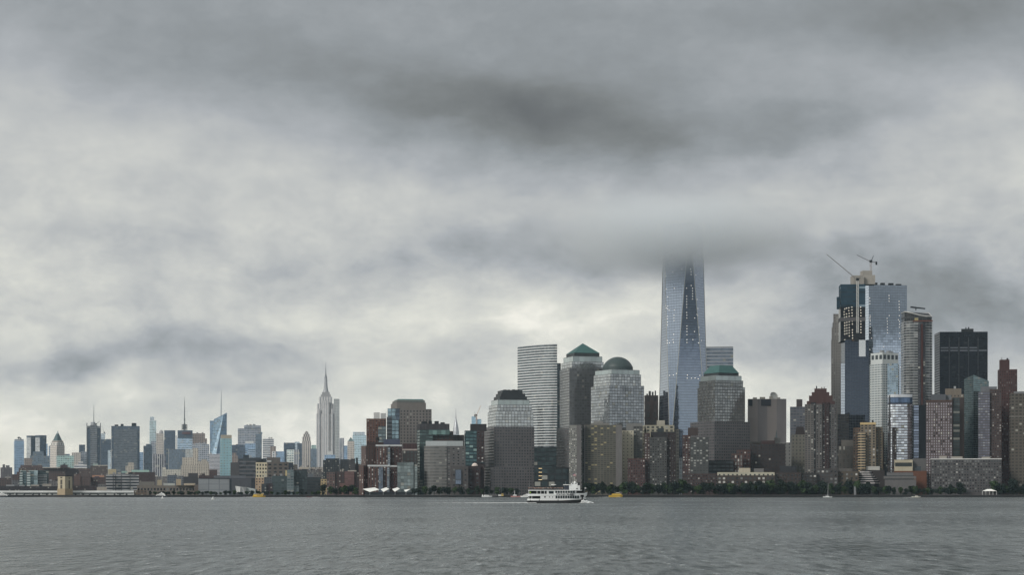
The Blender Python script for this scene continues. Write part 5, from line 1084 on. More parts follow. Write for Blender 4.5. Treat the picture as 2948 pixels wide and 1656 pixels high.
lo('B', 'brick_block', 'brown stepped block right of the teal apartment tower with a beige cap', 'building', 5700, [('wall', 962, 962, 1042, 820, None, mbrown), ('upper_block', 976, 976, 1022, 786, 820, mbrown)])
b = Bld('B', 'banded_building', 'dark building with lighter horizontal bands and a sloped left side behind the grey shed', 'office building', 3700)
b.t('sloped_wall', 952, 952, 1082, 905, plain((.145, .135, .135), .85), depth=24, ztop=None); b.t('banded_wall', 1060, 1060, 1268, 885, fac((.20, .195, .20), (.05, .055, .065), -1, 2, .36, 1.2, metal=.2, light=0), dY=-2, depth=24, bay=6, fl=7.4)
b.t('roof_block', 1104, 1104, 1322, 843, plain((.09, .105, .115), .8), yb=885, dY=4, depth=16); b.t('roof_block', 1108, 1108, 1178, 812, plain((.06, .08, .095), .8), yb=843, dY=6, depth=10); b.t('upper_wall', 1046, 1046, 1392, 858, plain((.08, .085, .09), .8), dY=12, depth=12)
b = Bld('B', 'gridded_building', 'building with a bright cream gridded left face and a brown right face', 'office building', 3400)
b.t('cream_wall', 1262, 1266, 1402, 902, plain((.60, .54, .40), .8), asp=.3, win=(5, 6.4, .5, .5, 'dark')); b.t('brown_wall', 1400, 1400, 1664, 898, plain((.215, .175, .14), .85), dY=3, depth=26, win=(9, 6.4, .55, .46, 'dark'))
b.t('penthouse', 1396, 1396, 1562, 842, plain((.22, .19, .16), .85), yb=900, dY=8, depth=14); b.t('roof_unit', 1400, 1400, 1452, 880, plain((.5, .52, .52), .7), yb=902, dY=4, depth=5)
b = Bld('B', 'shed_building', 'huge blank grey river shed with a dark vertical slot, its left part paler', 'warehouse', 3050)
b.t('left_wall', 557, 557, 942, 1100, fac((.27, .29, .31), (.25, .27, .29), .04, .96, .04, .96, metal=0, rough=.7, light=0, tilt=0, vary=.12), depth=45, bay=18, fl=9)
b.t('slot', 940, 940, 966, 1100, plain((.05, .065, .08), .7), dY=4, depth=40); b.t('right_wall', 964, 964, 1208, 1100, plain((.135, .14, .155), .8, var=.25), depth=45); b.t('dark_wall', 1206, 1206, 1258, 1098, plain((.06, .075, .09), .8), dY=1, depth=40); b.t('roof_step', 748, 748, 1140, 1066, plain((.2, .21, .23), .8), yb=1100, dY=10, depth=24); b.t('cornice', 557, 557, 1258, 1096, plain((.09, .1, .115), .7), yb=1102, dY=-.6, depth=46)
b = Bld('B', 'sail_building', 'white crumpled sail shaped glass building in front of the grey shed', 'building', 2900)
off = b.mk(rect('B', 1008, 1008, 1255, 2900)); wq = lambda x, y, d_=0: P('B', x, y, 2900 + d_) - off
wg = plain((.52, .53, .52), .5, var=.25, name='white_glass')
def slab_(b, name, pts, mat, dep=12):
    bm = bmesh.new(); f = [bm.verts.new(p) for p in pts]; r_ = [bm.verts.new(p + Vector((0, dep, 0))) for p in pts]; n = len(pts)
    bm.faces.new(f); bm.faces.new(r_[::-1])
    for i in range(n): bm.faces.new((f[i], r_[i], r_[(i + 1) % n], f[(i + 1) % n]))
    bmesh.ops.recalc_face_normals(bm, faces=bm.faces); b.part(name, bm, mat)
slab_(b, 'sail', [wq(1030, 1290), wq(1070, 1290, -4), wq(1072, 1204, -4), wq(1010, 1194)], wg); slab_(b, 'sail', [wq(1072, 1290, -3), wq(1136, 1290), wq(1146, 1210, 0), wq(1104, 1206, -3), wq(1072, 1204, -3)], plain((.46, .47, .47), .5, var=.25)); slab_(b, 'sail', [wq(1138, 1290, 4), wq(1258, 1290, 4), wq(1256, 1232, 4), wq(1146, 1212, 4)], plain((.38, .42, .42), .5, var=.25))
lo('B', 'stone_building', 'tall tan block right of the white sail shaped building', 'building', 3000, [('wall', 1254, 1256, 1362, 1092, None, mb2((.40, .30, .21)))])
lo('B', 'glass_block', 'dark slate block in front of the tan block', 'building', 2860, [('wall', 1330, 1330, 1395, 1165, None, mb2((.07, .08, .09))), ('red_wing', 1392, 1392, 1470, 1160, None, mb2((.085, .055, .065)))])
lo('B', 'glass_block', 'small pale grey block behind the dark slate block', 'building', 3080, [('wall', 1362, 1362, 1460, 1085, None, mb2((.13, .15, .17))), ('pale_bay', 1420, 1420, 1462, 1086, 1150, plain((.28, .29, .31), .7))])
lo('B', 'glass_block', 'teal and dark glass block with a shed roof under the brown gridded face', 'building', 2960, [('wall', 1458, 1458, 1648, 1068, None, fac((.085, .11, .115), (.07, .095, .10), .1, .9, .2, .9, metal=.4, light=.12, blind=(.22, .25, .25))), ('brown_wing', 1456, 1456, 1550, 1175, None, mb2((.15, .12, .12)))], 2)
lo('B', 'glass_block', 'pale teal glass block with balconies right of the teal and dark glass block', 'building', 2940, [('wall', 1644, 1644, 1728, 992, None, fac((.22, .27, .28), (.13, .18, .19), .1, .9, .35, .85, metal=.4, light=.15)), ('low_wing', 1640, 1640, 1790, 1190, None, fac((.17, .21, .22), (.12, .16, .17), .1, .9, .3, .85, metal=.4))], 1)
lo('B', 'glass_block', 'dark slate glass block with a flat roof, right of the pale teal glass block', 'building', 2950, [('wall', 1724, 1724, 1892, 1000, None, fac((.055, .068, .075), (.06, .08, .085), .1, .9, .3, .85, metal=.4, light=.06)), ('upper_block', 1830, 1830, 1890, 985, 1000, plain((.05, .06, .07), .8))], 1)
lo('B', 'glass_block', 'very dark block with faint bands beside the riverside trees, left of the brown brick block', 'building', 2940, [('wall', 1888, 1888, 2062, 1085, None, fac((.045, .05, .056), (.04, .05, .058), -1, 2, .4, .9, metal=.3, light=.04)), ('roof_block', 1900, 1900, 1965, 1040, 1085, plain((.2, .23, .25), .7))], 1)
lo('B', 'stone_building', 'narrow yellow stucco block behind the pale teal glass block', 'building', 3200, [('wall', 1624, 1624, 1662, 1002, None, plain((.48, .40, .22), .8))])
lo('B', 'brick_block', 'brown flat roofed row below the tallest far skyscraper', 'building', 4300, [('wall', 1768, 1768, 2060, 985, None, mb2((.20, .145, .12))), ('upper_block', 1790, 1790, 1930, 962, 985, plain((.44, .40, .34), .8)), ('dark_block', 1930, 1930, 2040, 998, 1030, plain((.10, .075, .07), .8))], 3)
lo('B', 'office_block', 'dark navy cube with a tan neighbour right of the brown gridded face', 'building', 3900, [('wall', 1660, 1660, 1718, 905, None, plain((.05, .06, .08), .8)), ('tan_wing', 1704, 1704, 1772, 930, None, mb2((.26, .21, .16)))])
# around x 297-640 in crop C
lo('C', 'office_block', 'dark slate block with a flat roof in front of the tallest far skyscraper', 'office building', 3600, [('wall', 296, 296, 452, 1005, None, mb2((.055, .065, .07))), ('upper_block', 322, 322, 450, 990, 1005, plain((.06, .07, .075), .8)), ('right_wing', 460, 460, 542, 998, None, mb2((.06, .07, .075)))])
lo('C', 'office_block', 'grey and black stepped block with a chimney, left of the red brick complex', 'building', 3500, [('wall', 538, 538, 600, 1002, None, mb2((.12, .11, .11))), ('dark_block', 560, 560, 600, 992, 1040, plain((.035, .04, .045), .8)), ('red_wing', 580, 580, 650, 1042, None, mb2((.13, .07, .06)))])
b = lo('C', 'chimney', 'black square chimney stack left of the red brick complex', 'chimney', 3450, [('stack', 608, 608, 626, 986, None, plain((.03, .033, .036), .8)), ('cap', 606, 606, 628, 984, 990, plain((.05, .05, .05), .8))])
lo('C', 'brick_block', 'brown brick block with a pale banded left half, above the riverside trees', 'building', 2900, [('wall', 330, 330, 410, 1120, None, mb2((.21, .13, .11))), ('right_wall', 408, 408, 500, 1114, None, mb2((.125, .075, .068)))], 2)
lo('C', 'brick_block', 'pink banded brick block with a dark right side, left of the red brick complex', 'building', 2860, [('left_wall', 500, 500, 592, 1112, None, fac((.26, .135, .12), (.13, .075, .07), -1, 2, .45, .85, metal=0, rough=.7)), ('right_wall', 590, 590, 640, 1116, None, mb2((.09, .055, .05))), ('roof_edge', 530, 530, 612, 1102, 1114, plain((.42, .40, .36), .8)), ('salmon_wing', 452, 452, 504, 1226, None, plain((.28, .15, .12), .85))], 1)
lo('C', 'stone_building', 'small yellow tan block above the riverside trees', 'building', 2920, [('wall', 274, 274, 332, 1186, None, mb2((.42, .34, .2))), ('dark_gap', 282, 282, 298, 1192, None, plain((.05, .05, .05), .8))])
lo('C', 'low_building', 'jumble of small grey roofs between the dark slate block and the tan block', 'building', 3600, [('wall', 140, 140, 300, 1120, None, mb2((.20, .19, .18))), ('upper_block', 150, 150, 250, 1100, 1120, mb2((.26, .24, .22))), ('dark_block', 296, 296, 330, 1128, None, plain((.05, .06, .065), .8))], 3)
lo('C', 'office_block', 'row of low pale grey blocks above the dark slate block', 'building', 4600, [('wall', 160, 160, 310, 1072, None, mb2((.33, .30, .27))), ('upper_block', 420, 420, 660, 1040, None, mb2((.20, .19, .19)))], 2)
# pier
b = Bld('A', 'ventilation_tower', 'square tan ventilation tower with tall louvres and a dark cap at the pier', 'tower', 2605)
tv = plain((.45, .40, .30), .85, name='tan_stone')
b.t('wall', 708, 796, 886, 1076, tv, asp=1.1); b.t('cap', 716, 798, 880, 1066, plain((.045, .045, .05), .8), yb=1076, dY=2, asp=1.1)
q, z0, z1 = b.tops[0][0], GZ, b.tops[0][1]; off = b.root.location
for fa, us in ((0, (.58,)), (3, (.5,))):
    p_, q_ = Vector(q[fa]), Vector(q[(fa + 1) % 4]); dr = (q_ - p_).normalized(); nr = Vector((dr.y, -dr.x)); ln = (q_ - p_).length
    for u in us:
        for ya, yb_ in (((1116, 1176) if fa == 3 else (1124, 1230)), ((1182, 1228) if fa == 3 else (1090, 1100)), ((1082, 1100) if fa == 3 else (1104, 1108))):
            w = ln * (.26 if fa == 3 else .16); za, zb_ = Z_(sy('A', yb_), 2620), Z_(sy('A', ya), 2620); bm = bmesh.new(); box(bm, -w / 2, w / 2, -.12, .1, za - off.z, zb_ - off.z); e = p_ + dr * ln * u; o = b.part('louvre', bm, fac((.17, .14, .10), (.05, .045, .04), .1, .9, .1, .9)); o.location = (e.x - off.x, e.y - off.y, 0); o.rotation_euler.z = atan2(dr.y, dr.x)
b.t('base', 702, 796, 892, 1226, plain((.36, .29, .2), .85), dY=-1, asp=1.1)
bm = bmesh.new(); e = P('A', 790, 1318, 2594); lathe(bm, [(36, -1), (34, .6), (22, 2.4), (20, 2.5)], (0, 0), 24); o = link('islet', bm_mesh('islet', bm), None, plain((.06, .055, .05), .9, var=.8)); o.location = (e.x, 2598, 0); o.scale = (1, .3, 1); o['kind'] = 'structure'
def shed(label, x0, x1, Y):
    b = Bld('A', 'pier_shed', label, 'pier shed', Y)
    b.t('wall', x0, x0, x1, 1250, fac((.76, .78, .77), (.24, .26, .25), .04, .93, .32, .60, metal=.1, light=.15, rough=.4, vary=1.0, blind=(.5, .52, .5)), depth=24, bay=12, fl=9); b.t('eave', x0, x0, x1, 1274, plain((.10, .12, .115), .7), yb=1281, dY=-.8, depth=2)
    n = int((x1 - x0) / 90)
    for i in range(n):
        xx = x0 + (i + .3 + .4 * random.random()) * 90; b.t('door', xx, xx, xx + 24, 1286, plain((.10, .11, .11), .7), dY=-.6, depth=1, yb=1308)
    return b
shed('white two level pier shed at the far left edge, left of the tan ventilation tower', -30, 716, 2618)
b = shed('white two level pier shed between the tan ventilation tower and the long beige building', 880, 1640, 2622)
b = lo('A', 'low_building', 'small brown brick pier head building at the right end of the white pier shed', 'building', 2640, [('wall', 1640, 1640, 1800, 1246, None, mb2((.24, .17, .11)))])
for b in BLDS: b.finish()

# ------------------------------------------------------------------ riverside trees
def leaf_mat(c, name):
    m, t, p = newmat(('leaf', name), name)
    r = t.new('ShaderNodeNewGeometry').outputs['Random Per Island']; o = t.new('ShaderNodeObjectInfo').outputs['Random']
    k = t.m('ADD', .45, t.m('ADD', t.m('MULTIPLY', r, .8), t.m('MULTIPLY', o, .5)))
    t.put(p.inputs['Base Color'], t.v('SCALE', (*c,), None, k)); p.inputs['Roughness'].default_value = .7; p.inputs['Specular IOR Level'].default_value = .15
    return m
LEAF = [leaf_mat((.017, .028, .017), 'dark_leaves'), leaf_mat((.034, .058, .022), 'green_leaves'), leaf_mat((.013, .022, .017), 'deep_leaves')]
BARK = plain((.05, .04, .03), .9, name='bark')
def crown_mesh(seed, w, h, n, mat):
    rnd = random.Random(seed); bm = bmesh.new(); cl = []
    for i in range(11):
        a = rnd.uniform(0, 2 * pi); r = rnd.uniform(0, .62) * w; z = rnd.uniform(.0, .78) * h
        cl.append((r * cos(a) * (1 - .4 * z / h), r * sin(a) * (1 - .4 * z / h), z, rnd.uniform(.22, .42) * w))
    for i in range(n):
        x, y, z, r = rnd.choice(cl); v = Vector((rnd.gauss(0, 1), rnd.gauss(0, 1), rnd.gauss(0, 1))).normalized() * r * rnd.uniform(.55, 1.08)
        p = Vector((x, y, z)) + Vector((v.x, v.y, v.z * .8)); s_ = rnd.uniform(.35, .95)
        a = Vector((rnd.gauss(0, 1), rnd.gauss(0, 1), rnd.gauss(0, .7))).normalized(); b_ = a.orthogonal().normalized(); b_ = (Matrix.Rotation(rnd.uniform(0, 6.3), 3, a) @ b_); c_ = a.cross(b_)
        bm.faces.new([bm.verts.new(p + q) for q in (b_ * s_, c_ * s_ * .8, -b_ * s_, -c_ * s_ * .8)])
    me = bm_mesh('crown', bm); me.materials.append(mat); return me
def trunk_mesh(seed, h):
    rnd = random.Random(seed); bm = bmesh.new(); bar(bm, (0, 0, -.2), (.2, .1, h * .5), .45, .3, 7)
    for i in range(5):
        a = i * 1.3 + rnd.uniform(0, .5); bar(bm, (.15, .1, h * rnd.uniform(.3, .5)), (3 * cos(a), 3 * sin(a), h * rnd.uniform(.65, .85)), .22, .07, 5)
    me = bm_mesh('trunk', bm); me.materials.append(BARK); return me
CM = [crown_mesh(i, 6.2 + (i % 3), 9 + (i % 2) * 2, 950, LEAF[i % 3]) for i in range(6)]
TM = [trunk_mesh(i, 8) for i in range(3)]
rt = random.Random(5)
def tree(px, Y, h, label, i, group, wide=1.0):
    r = thing('tree', label, 'tree', (X_(px, Y), Y, GZ + .3), group)
    tr = link('trunk', TM[i % 3], r); c = link('crown', CM[i % 6], r, None, (0, 0, h * .22))
    s_ = h / 15.0; c.scale = (s_ * wide, s_ * wide, s_ * 1.12); c.rotation_euler.z = rt.uniform(0, 6.28); tr.scale = (s_, s_, s_)
GR = 'trees along the downtown waterfront'
RNG = [(928, 1030, 12, 19), (1190, 1330, 12, 17), (1330, 1500, 9, 14), (1690, 1960, 17, 22), (1960, 2110, 14, 22), (2110, 2260, 16, 23), (2255, 2520, 18, 24), (2520, 2640, 12, 19), (2640, 2780, 12, 17), (2860, 2960, 17, 24)]
i = 0
for x0, x1, h0, h1 in RNG:
    x = x0 + 4
    while x < x1:
        tree(x, 2613 + rt.uniform(0, 9), rt.uniform(h0, h1) * rt.choice((.72, .86, .95, 1.0, 1.04)), 'leafy dark green tree in the long riverside row below the downtown towers', i, GR, rt.uniform(.95, 1.25)); i += 1
        x += rt.uniform(10, 18)
x = 432
while x < 930:
    tree(x, 2616 + rt.uniform(0, 12), rt.uniform(4.2, 7.5), 'small green tree on the quay in front of the low riverside buildings at left', i, 'trees on the left quay', 1.5); i += 1
    x += rt.uniform(6, 17)

# ------------------------------------------------------------------ peaked canopies of the ferry landing
b = thing('ferry_pavilion', 'ferry landing with a row of white peaked tent canopies over a dark glass hall', 'pavilion', (X_(1108, 2606), 2606, GZ))
def pt(x, y, d_): return P('D', x, y, 2606 + d_) - b.location
def canopy(pts):
    bm = bmesh.new(); f = [bm.verts.new(p) for p in pts]; g = [bm.verts.new(p + Vector((0, 0, .35))) for p in pts]; n = len(f)
    def quad(v): bm.faces.new([v[0], v[1], v[2]]); bm.faces.new([v[0], v[2], v[3]])
    quad(f[::-1]); quad(g)
    for i in range(n): bm.faces.new((f[i], f[(i + 1) % n], g[(i + 1) % n], g[i]))
    link('canopy', bm_mesh('canopy', bm), b, plain((.8, .81, .78), .55, var=.1, name='white_membrane'))
for A_ in ([(103, 1232, 0), (190, 1267, -3), (305, 1238, 0), (250, 1214, 10)], [(325, 1236, 0), (358, 1266, -3), (426, 1232, 0), (392, 1213, 10)], [(463, 1233, 0), (497, 1265, -3), (556, 1229, 0), (528, 1213, 10)], [(608, 1244, 0), (632, 1266, -3), (686, 1232, 0), (650, 1238, 8)]): canopy([pt(*a) for a in A_])
for x in (192, 356, 500, 634):
    bm = bmesh.new(); bar(bm, pt(x, 1266, -2), pt(x - 3, 1318, -2), .28); link('post', bm_mesh('post', bm), b, STEEL)
bm = bmesh.new(); x0, x1 = pt(130, 1270, 0).x, pt(700, 1270, 0).x; box(bm, x0, x1, 1, 12, 0, pt(0, 1268, 0).z); link('glass_hall', bm_mesh('glass_hall', bm), b, plain((.02, .026, .032), .25, name='dark_glass'))
bm = bmesh.new(); box(bm, x0 - 4, x1 + 4, -3.5, 14, -2.6, -.1); link('deck', bm_mesh('deck', bm), b, DARK)

# ------------------------------------------------------------------ ferry
FY = 1295.0
def fx(X): return (X - 300) / 46.4
def fz(Y): return (942 - Y) / 46.4
fer = thing('ferry', 'white three deck ferry with black hull, crowded top deck and lettering', 'ferry', (X_(1518.0, FY), FY, 0))
WF = plain((.74, .76, .76), .45, var=.12, name='white_hull_paint')
L_ = 40.0
def half(x, z=1.0):
    b_ = 5.0
    if x > 27: b_ *= max(0.0, 1 - ((x - 27) / (L_ - 27)) ** 1.9)
    return max(b_, .05)
def hullstrip(name, zlo, zhi, mat, x0=0, x1=L_, shrink=0.0, rake=1.4, n=40, cap=True):
    bm = bmesh.new(); rows = []
    for zf, z in ((0, zlo), (1, zhi)):
        P_, S_ = [], []
        for i in range(n + 1):
            x = x0 + (x1 - x0) * i / n; zz = z(x) if callable(z) else z
            xx = x - rake * (1 - zz / 7.0) * (x / L_) ** 3 * 1.2
            h_ = max(half(x) - shrink, .05); P_.append(bm.verts.new((xx, -h_, zz))); S_.append(bm.verts.new((xx, h_, zz)))
        rows.append((P_, S_))
    (a, b_), (c, d_) = rows
    for i in range(n):
        bm.faces.new((a[i], a[i + 1], c[i + 1], c[i])); bm.faces.new((b_[i + 1], b_[i], d_[i], d_[i + 1]))
        if cap: bm.faces.new((c[i], c[i + 1], d_[i + 1], d_[i]))
    bm.faces.new((b_[0], a[0], c[0], d_[0])); bm.faces.new((a[n], b_[n], d_[n], c[n]))
    return link(name, bm_mesh(name, bm), fer, mat)
hullstrip('hull', -.6, lambda x: 1.75 + max(0, (x - 22)) * .045, BLACK)
hullstrip('bulwark', lambda x: 1.73 + max(0, (x - 22)) * .045, lambda x: 2.95 + max(0, x - 24) * .02, WF)
# solid side amidships and forward, shade of the open aft decks as dark walls
hullstrip('lower_side', 2.9, 4.9, WF, fx(706), L_ - .6)
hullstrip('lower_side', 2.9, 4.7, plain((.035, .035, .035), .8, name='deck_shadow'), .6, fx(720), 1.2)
hullstrip('deck_band', 4.7, 6.15, WF, .3, L_)
hullstrip('upper_side', 6.1, 8.25, WF, fx(905), fx(1812), .25)
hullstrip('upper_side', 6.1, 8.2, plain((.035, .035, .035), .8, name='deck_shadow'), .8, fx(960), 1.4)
hullstrip('bow_deck_shade', 6.1, 8.2, plain((.06, .055, .05), .8), fx(1800), fx(2020), 1.0)  # dark block standing for the shade in the open bow deck
hullstrip('top_deck', 8.2, 8.75, WF, .6, fx(1965), -.1)
hullstrip('bow_rail', 6.1, 7.1, plain((.05, .05, .05), .7), fx(1990), L_ - .25, .15)
hullstrip('bow_bulwark', 6.1, lambda x: 6.55 + max(0, x - 37.5) * .35, WF, fx(1800), L_, 0)
def fbox(name, X0, X1, Y0, Y1, mat, y=-5.03, t_=.08, parent=None):
    x = (fx(X0) + fx(X1)) / 2; yy = -half(x) - .03 if y is None else y
    bm = bmesh.new(); h_ = (fz(Y0) - fz(Y1)) / 2; w_ = (fx(X1) - fx(X0)) / 2
    box(bm, -w_, w_, -t_, t_, -h_, h_)
    o = link(name, bm_mesh(name, bm), parent or fer, mat, (x, yy, (fz(Y0) + fz(Y1)) / 2))
    if y is None: o.rotation_euler.z = atan2(-(half(x + .3) - half(x - .3)), .6)
    return o
PANE = plain((.025, .04, .045), .2, name='ferry_glass')
for i in range(10): fbox('window', 1168 + i * 74, 1226 + i * 74, 712, 796, PANE, None)
for i in range(8): fbox('window', 1160 + i * 77, 1220 + i * 77, 558, 630, PANE, -4.78)
fbox('window', 960, 1110, 574, 652, PANE, -4.78)
for x in (340, 590, 705, 818, 895): fbox('deck_post', x, x + 14, 560, 660, WF, -4.9)
for x in (340, 430, 700): fbox('deck_post', x, x + 14, 722, 812, WF, -4.95)
fbox('door', 818, 862, 728, 772, BLACK)
for x in (985, 1075):
    bm = bmesh.new(); lathe(bm, [(.36, -.08), (.36, .08)], n=14); o = link('porthole', bm_mesh('porthole', bm), fer, BLACK, (fx(x), -5.04, fz(755))); o.rotation_euler.x = pi / 2
fbox('door', 1932, 2050, 690, 750, BLACK, None); fbox('door', 1975, 2015, 745, 820, BLACK, None)
for x in (390, 672, 1245): fbox('fender', x - 10, x + 10, 835, 860, BLACK)
tx = bpy.data.curves.new('lettering', 'FONT'); tx.body = 'Statue Cruises'.replace('tatue', 'TATUE').replace('ruises', 'RUISES'); tx.size = 1.0; tx.extrude = .02; tx.align_x = 'CENTER'; tx.align_y = 'CENTER'; tx.offset = .03
to = bpy.data.objects.new('lettering', tx); COL.objects.link(to); dg = bpy.context.evaluated_depsgraph_get(); me = bpy.data.meshes.new_from_object(to.evaluated_get(dg)); bpy.data.objects.remove(to)
wdt = max(v.co.x for v in me.vertices) - min(v.co.x for v in me.vertices)
o = link('lettering', me, fer, plain((.04, .05, .07), .6)); sc_ = (fx(1742) - fx(1195)) / wdt; o.scale = (sc_, 1.65, 1); o.rotation_euler.x = pi / 2; o.location = ((fx(1742) + fx(1195)) / 2, -5.06, fz(677))
# rails, funnels and pilot house on the roof
bm = bmesh.new()
for yv in (-4.9, 4.9):
    for z in (9.1, 9.5, 9.9): bar(bm, (.8, yv, z), (fx(1900), yv, z), .035, n=4)
    for k in range(24): bar(bm, (.8 + k * 1.42, yv, 8.7), (.8 + k * 1.42, yv, 9.95), .04, n=4)
link('railing', bm_mesh('railing', bm), fer, plain((.30, .29, .28), .6))
bm = bmesh.new(); box(bm, fx(1590), fx(1850), -2.4, 2.4, 8.7, fz(395)); box(bm, fx(1850), fx(1922), -2.0, 2.0, 8.7, fz(395)); link('pilot_house', bm_mesh('pilot_house', bm), fer, WF)
bm = bmesh.new(); box(bm, fx(1650), fx(1850), -1.9, 1.9, fz(396), fz(320)); fdk = link('funnel_deck', bm_mesh('funnel_deck', bm), fer, WF)
bm = bmesh.new(); bar(bm, (fx(1765), -.6, fz(320)), (fx(1780), -.6, fz(278)), .8, .7, 10); link('radar_dome', bm_mesh('radar_dome', bm), fdk, WF)
for x in (1700, 1800):
    bm = bmesh.new(); lathe(bm, [(.36, -.06), (.36, .06)], n=12); o = link('porthole', bm_mesh('porthole', bm), fdk, BLACK, (fx(x), -1.95, fz(340))); o.rotation_euler.x = pi / 2
bm = bmesh.new(); box(bm, fx(1858), fx(1915), -1.5, 1.5, fz(390), fz(320)); link('funnel', bm_mesh('funnel', bm), fer, plain((.06, .065, .07), .6)); bm = bmesh.new(); box(bm, fx(1840), fx(1930), -1.7, 1.7, fz(322), fz(306)); link('funnel_cap', bm_mesh('funnel_cap', bm), fer, DARK)
bm = bmesh.new(); box(bm, fx(1408), fx(1640), -2.6, 2.6, fz(388), fz(366)); link('awning', bm_mesh('awning', bm), fer, WHITE)
bm = bmesh.new(); box(bm, fx(1440), fx(1575), -2.0, 2.0, 8.7, fz(388)); link('wheelhouse_glass', bm_mesh('wheelhouse_glass', bm), fer, plain((.05, .065, .10), .3))
fbox('window', 1810, 1846, 480, 512, BLACK, -2.45)
bm = bmesh.new(); lathe(bm, [(.05, 0), (.6, .25), (.75, .6), (.5, .8)], n=14); o = link('lifeboat', bm_mesh('lifeboat', bm, True), fer, WHITE, (fx(1112), -3.2, fz(398))); o.scale = (2.4, 1, .9)
bm = bmesh.new(); [bar(bm, (fx(x), -3.2, 8.7), (fx(x), -3.2, fz(395)), .12) for x in (1055, 1165)]; box(bm, fx(1030), fx(1190), -3.6, -2.6, 8.7, fz(420)); link('davit', bm_mesh('davit', bm), fer, DARK)
bm = bmesh.new(); bar(bm, (fx(355), 0, 8.7), (fx(357), 0, fz(238)), .12, .06); link('flag_pole', bm_mesh('flag_pole', bm), fer, STEEL)
bm = bmesh.new(); bar(bm, (fx(1480), 0, 10.5), (fx(1482), 0, fz(268)), .07, .05); bar(bm, (fx(1025), 0, 8.7), (fx(1028), 0, fz(300)), .07, .05); link('light_pole', bm_mesh('light_pole', bm), fer, STEEL)
bm = bmesh.new(); bar(bm, (fx(1690), .5, fz(320)), (fx(1700), .5, fz(20)), .08, .05); link('main_mast', bm_mesh('main_mast', bm), fer, STEEL)
bm = bmesh.new(); bar(bm, (fx(2075), 0, 6.6), (fx(2078), 0, fz(455)), .06); link('bow_pole', bm_mesh('bow_pole', bm), fer, STEEL)
def flag(x, y, w, h, cols, cant=None):
    bm = bmesh.new(); n = 8
    for r_ in range(len(cols)):
        for i in range(n):
            xs = [fx(x) + w * j / n for j in (i, i + 1)]; ys = [.3 * sin(j * 1.1) for j in (i, i + 1)]; zs = [fz(y) - h * q / len(cols) for q in (r_, r_ + 1)]
            f = bm.faces.new([bm.verts.new(v) for v in ((xs[0], ys[0], zs[1] - .1 * i), (xs[1], ys[1], zs[1] - .1 * i), (xs[1], ys[1], zs[0] - .1 * i), (xs[0], ys[0], zs[0] - .1 * i))]); f.material_index = r_ % 2 if not (cant and r_ < len(cols) / 2 and i < 3) else 2
    me = bm_mesh('flag', bm)
    for c in ((.42, .05, .06), (.7, .7, .7), (.04, .06, .2)): me.materials.append(plain(c, .8, var=.1))
    link('flag', me, fer)

flag(1702, 24, 2.2, 1.3, range(7), True)
bm = bmesh.new(); box(bm, fx(2070), fx(2120), -.05, .05, fz(500), fz(460)); link('flag', bm_mesh('flag', bm), fer, plain((.5, .5, .5), .8))
bm = bmesh.new(); lathe(bm, [(.05, -.35), (.5, -.2), (.5, .2), (.05, .35)], n=12); link('life_ring', bm_mesh('life_ring', bm), fer, plain((.35, .6, .08), .6), (fx(392), -4.98, fz(612)))

# passengers on the top deck
def person_mesh(shirt, legs, hair, arm):
    me = bpy.data.meshes.new('person'); V = [(0, 0, .95), (0, 0, 1.2), (0, 0, 1.42), (0, 0, 1.52), (0, -.01, 1.66), (-.1, 0, .9), (-.11, 0, .48), (-.11, 0, .06), (-.11, -.12, .03), (.1, 0, .9), (.11, 0, .48), (.11, 0, .06), (.11, -.12, .03), (-.19, 0, 1.40), (-.25, -.02, 1.12), (-.24, -.1 - arm, .9 + arm), (.19, 0, 1.40), (.25, -.02, 1.12), (.24, -.1 - arm, .9 + arm), (0, 0, 1.74)]
    E = [(0, 1), (1, 2), (2, 3), (3, 4), (4, 19), (0, 5), (5, 6), (6, 7), (7, 8), (0, 9), (9, 10), (10, 11), (11, 12), (2, 13), (13, 14), (14, 15), (2, 16), (16, 17), (17, 18)]
    R = [.15, .15, .14, .065, .105, .1, .075, .05, .045, .1, .075, .05, .045, .075, .055, .04, .075, .055, .04, .07]
    me.from_pydata(V, E, []); ob = bpy.data.objects.new('person', me); COL.objects.link(ob)
    md = ob.modifiers.new('skin', 'SKIN'); lay = me.skin_vertices[0]
    for i, r in enumerate(R): lay.data[i].radius = (r, r * .85); lay.data[i].use_root = (i == 0)
    ob.modifiers.new('sub', 'SUBSURF').levels = 1
    dg = bpy.context.evaluated_depsgraph_get(); out = bpy.data.meshes.new_from_object(ob.evaluated_get(dg)); bpy.data.objects.remove(ob)
    for c, n_ in ((shirt, 'shirt'), (legs, 'trousers'), ((.45, .29, .22), 'skin'), (hair, 'hair')): out.materials.append(plain(c, .8, var=.1, name=n_))
    for p in out.polygons:
        z = p.center.z; x = abs(p.center.x); p.use_smooth = True
        p.material_index = 1 if z < .93 and x < .19 else (3 if z > 1.72 or (z > 1.6 and p.center.y > .03) else (2 if z > 1.47 or (x > .2 and z < 1.05) else 0))
    return out
PM = [person_mesh((.30, .29, .28), (.05, .06, .09), (.03, .02, .015), .0), person_mesh((.20, .13, .11), (.08, .08, .08), (.12, .08, .04), .18), person_mesh((.45, .43, .40), (.04, .04, .05), (.02, .015, .01), .1), person_mesh((.10, .13, .2), (.16, .14, .11), (.2, .13, .06), .05), person_mesh((.35, .18, .12), (.05, .05, .07), (.04, .03, .02), .25)]
rp = random.Random(3)
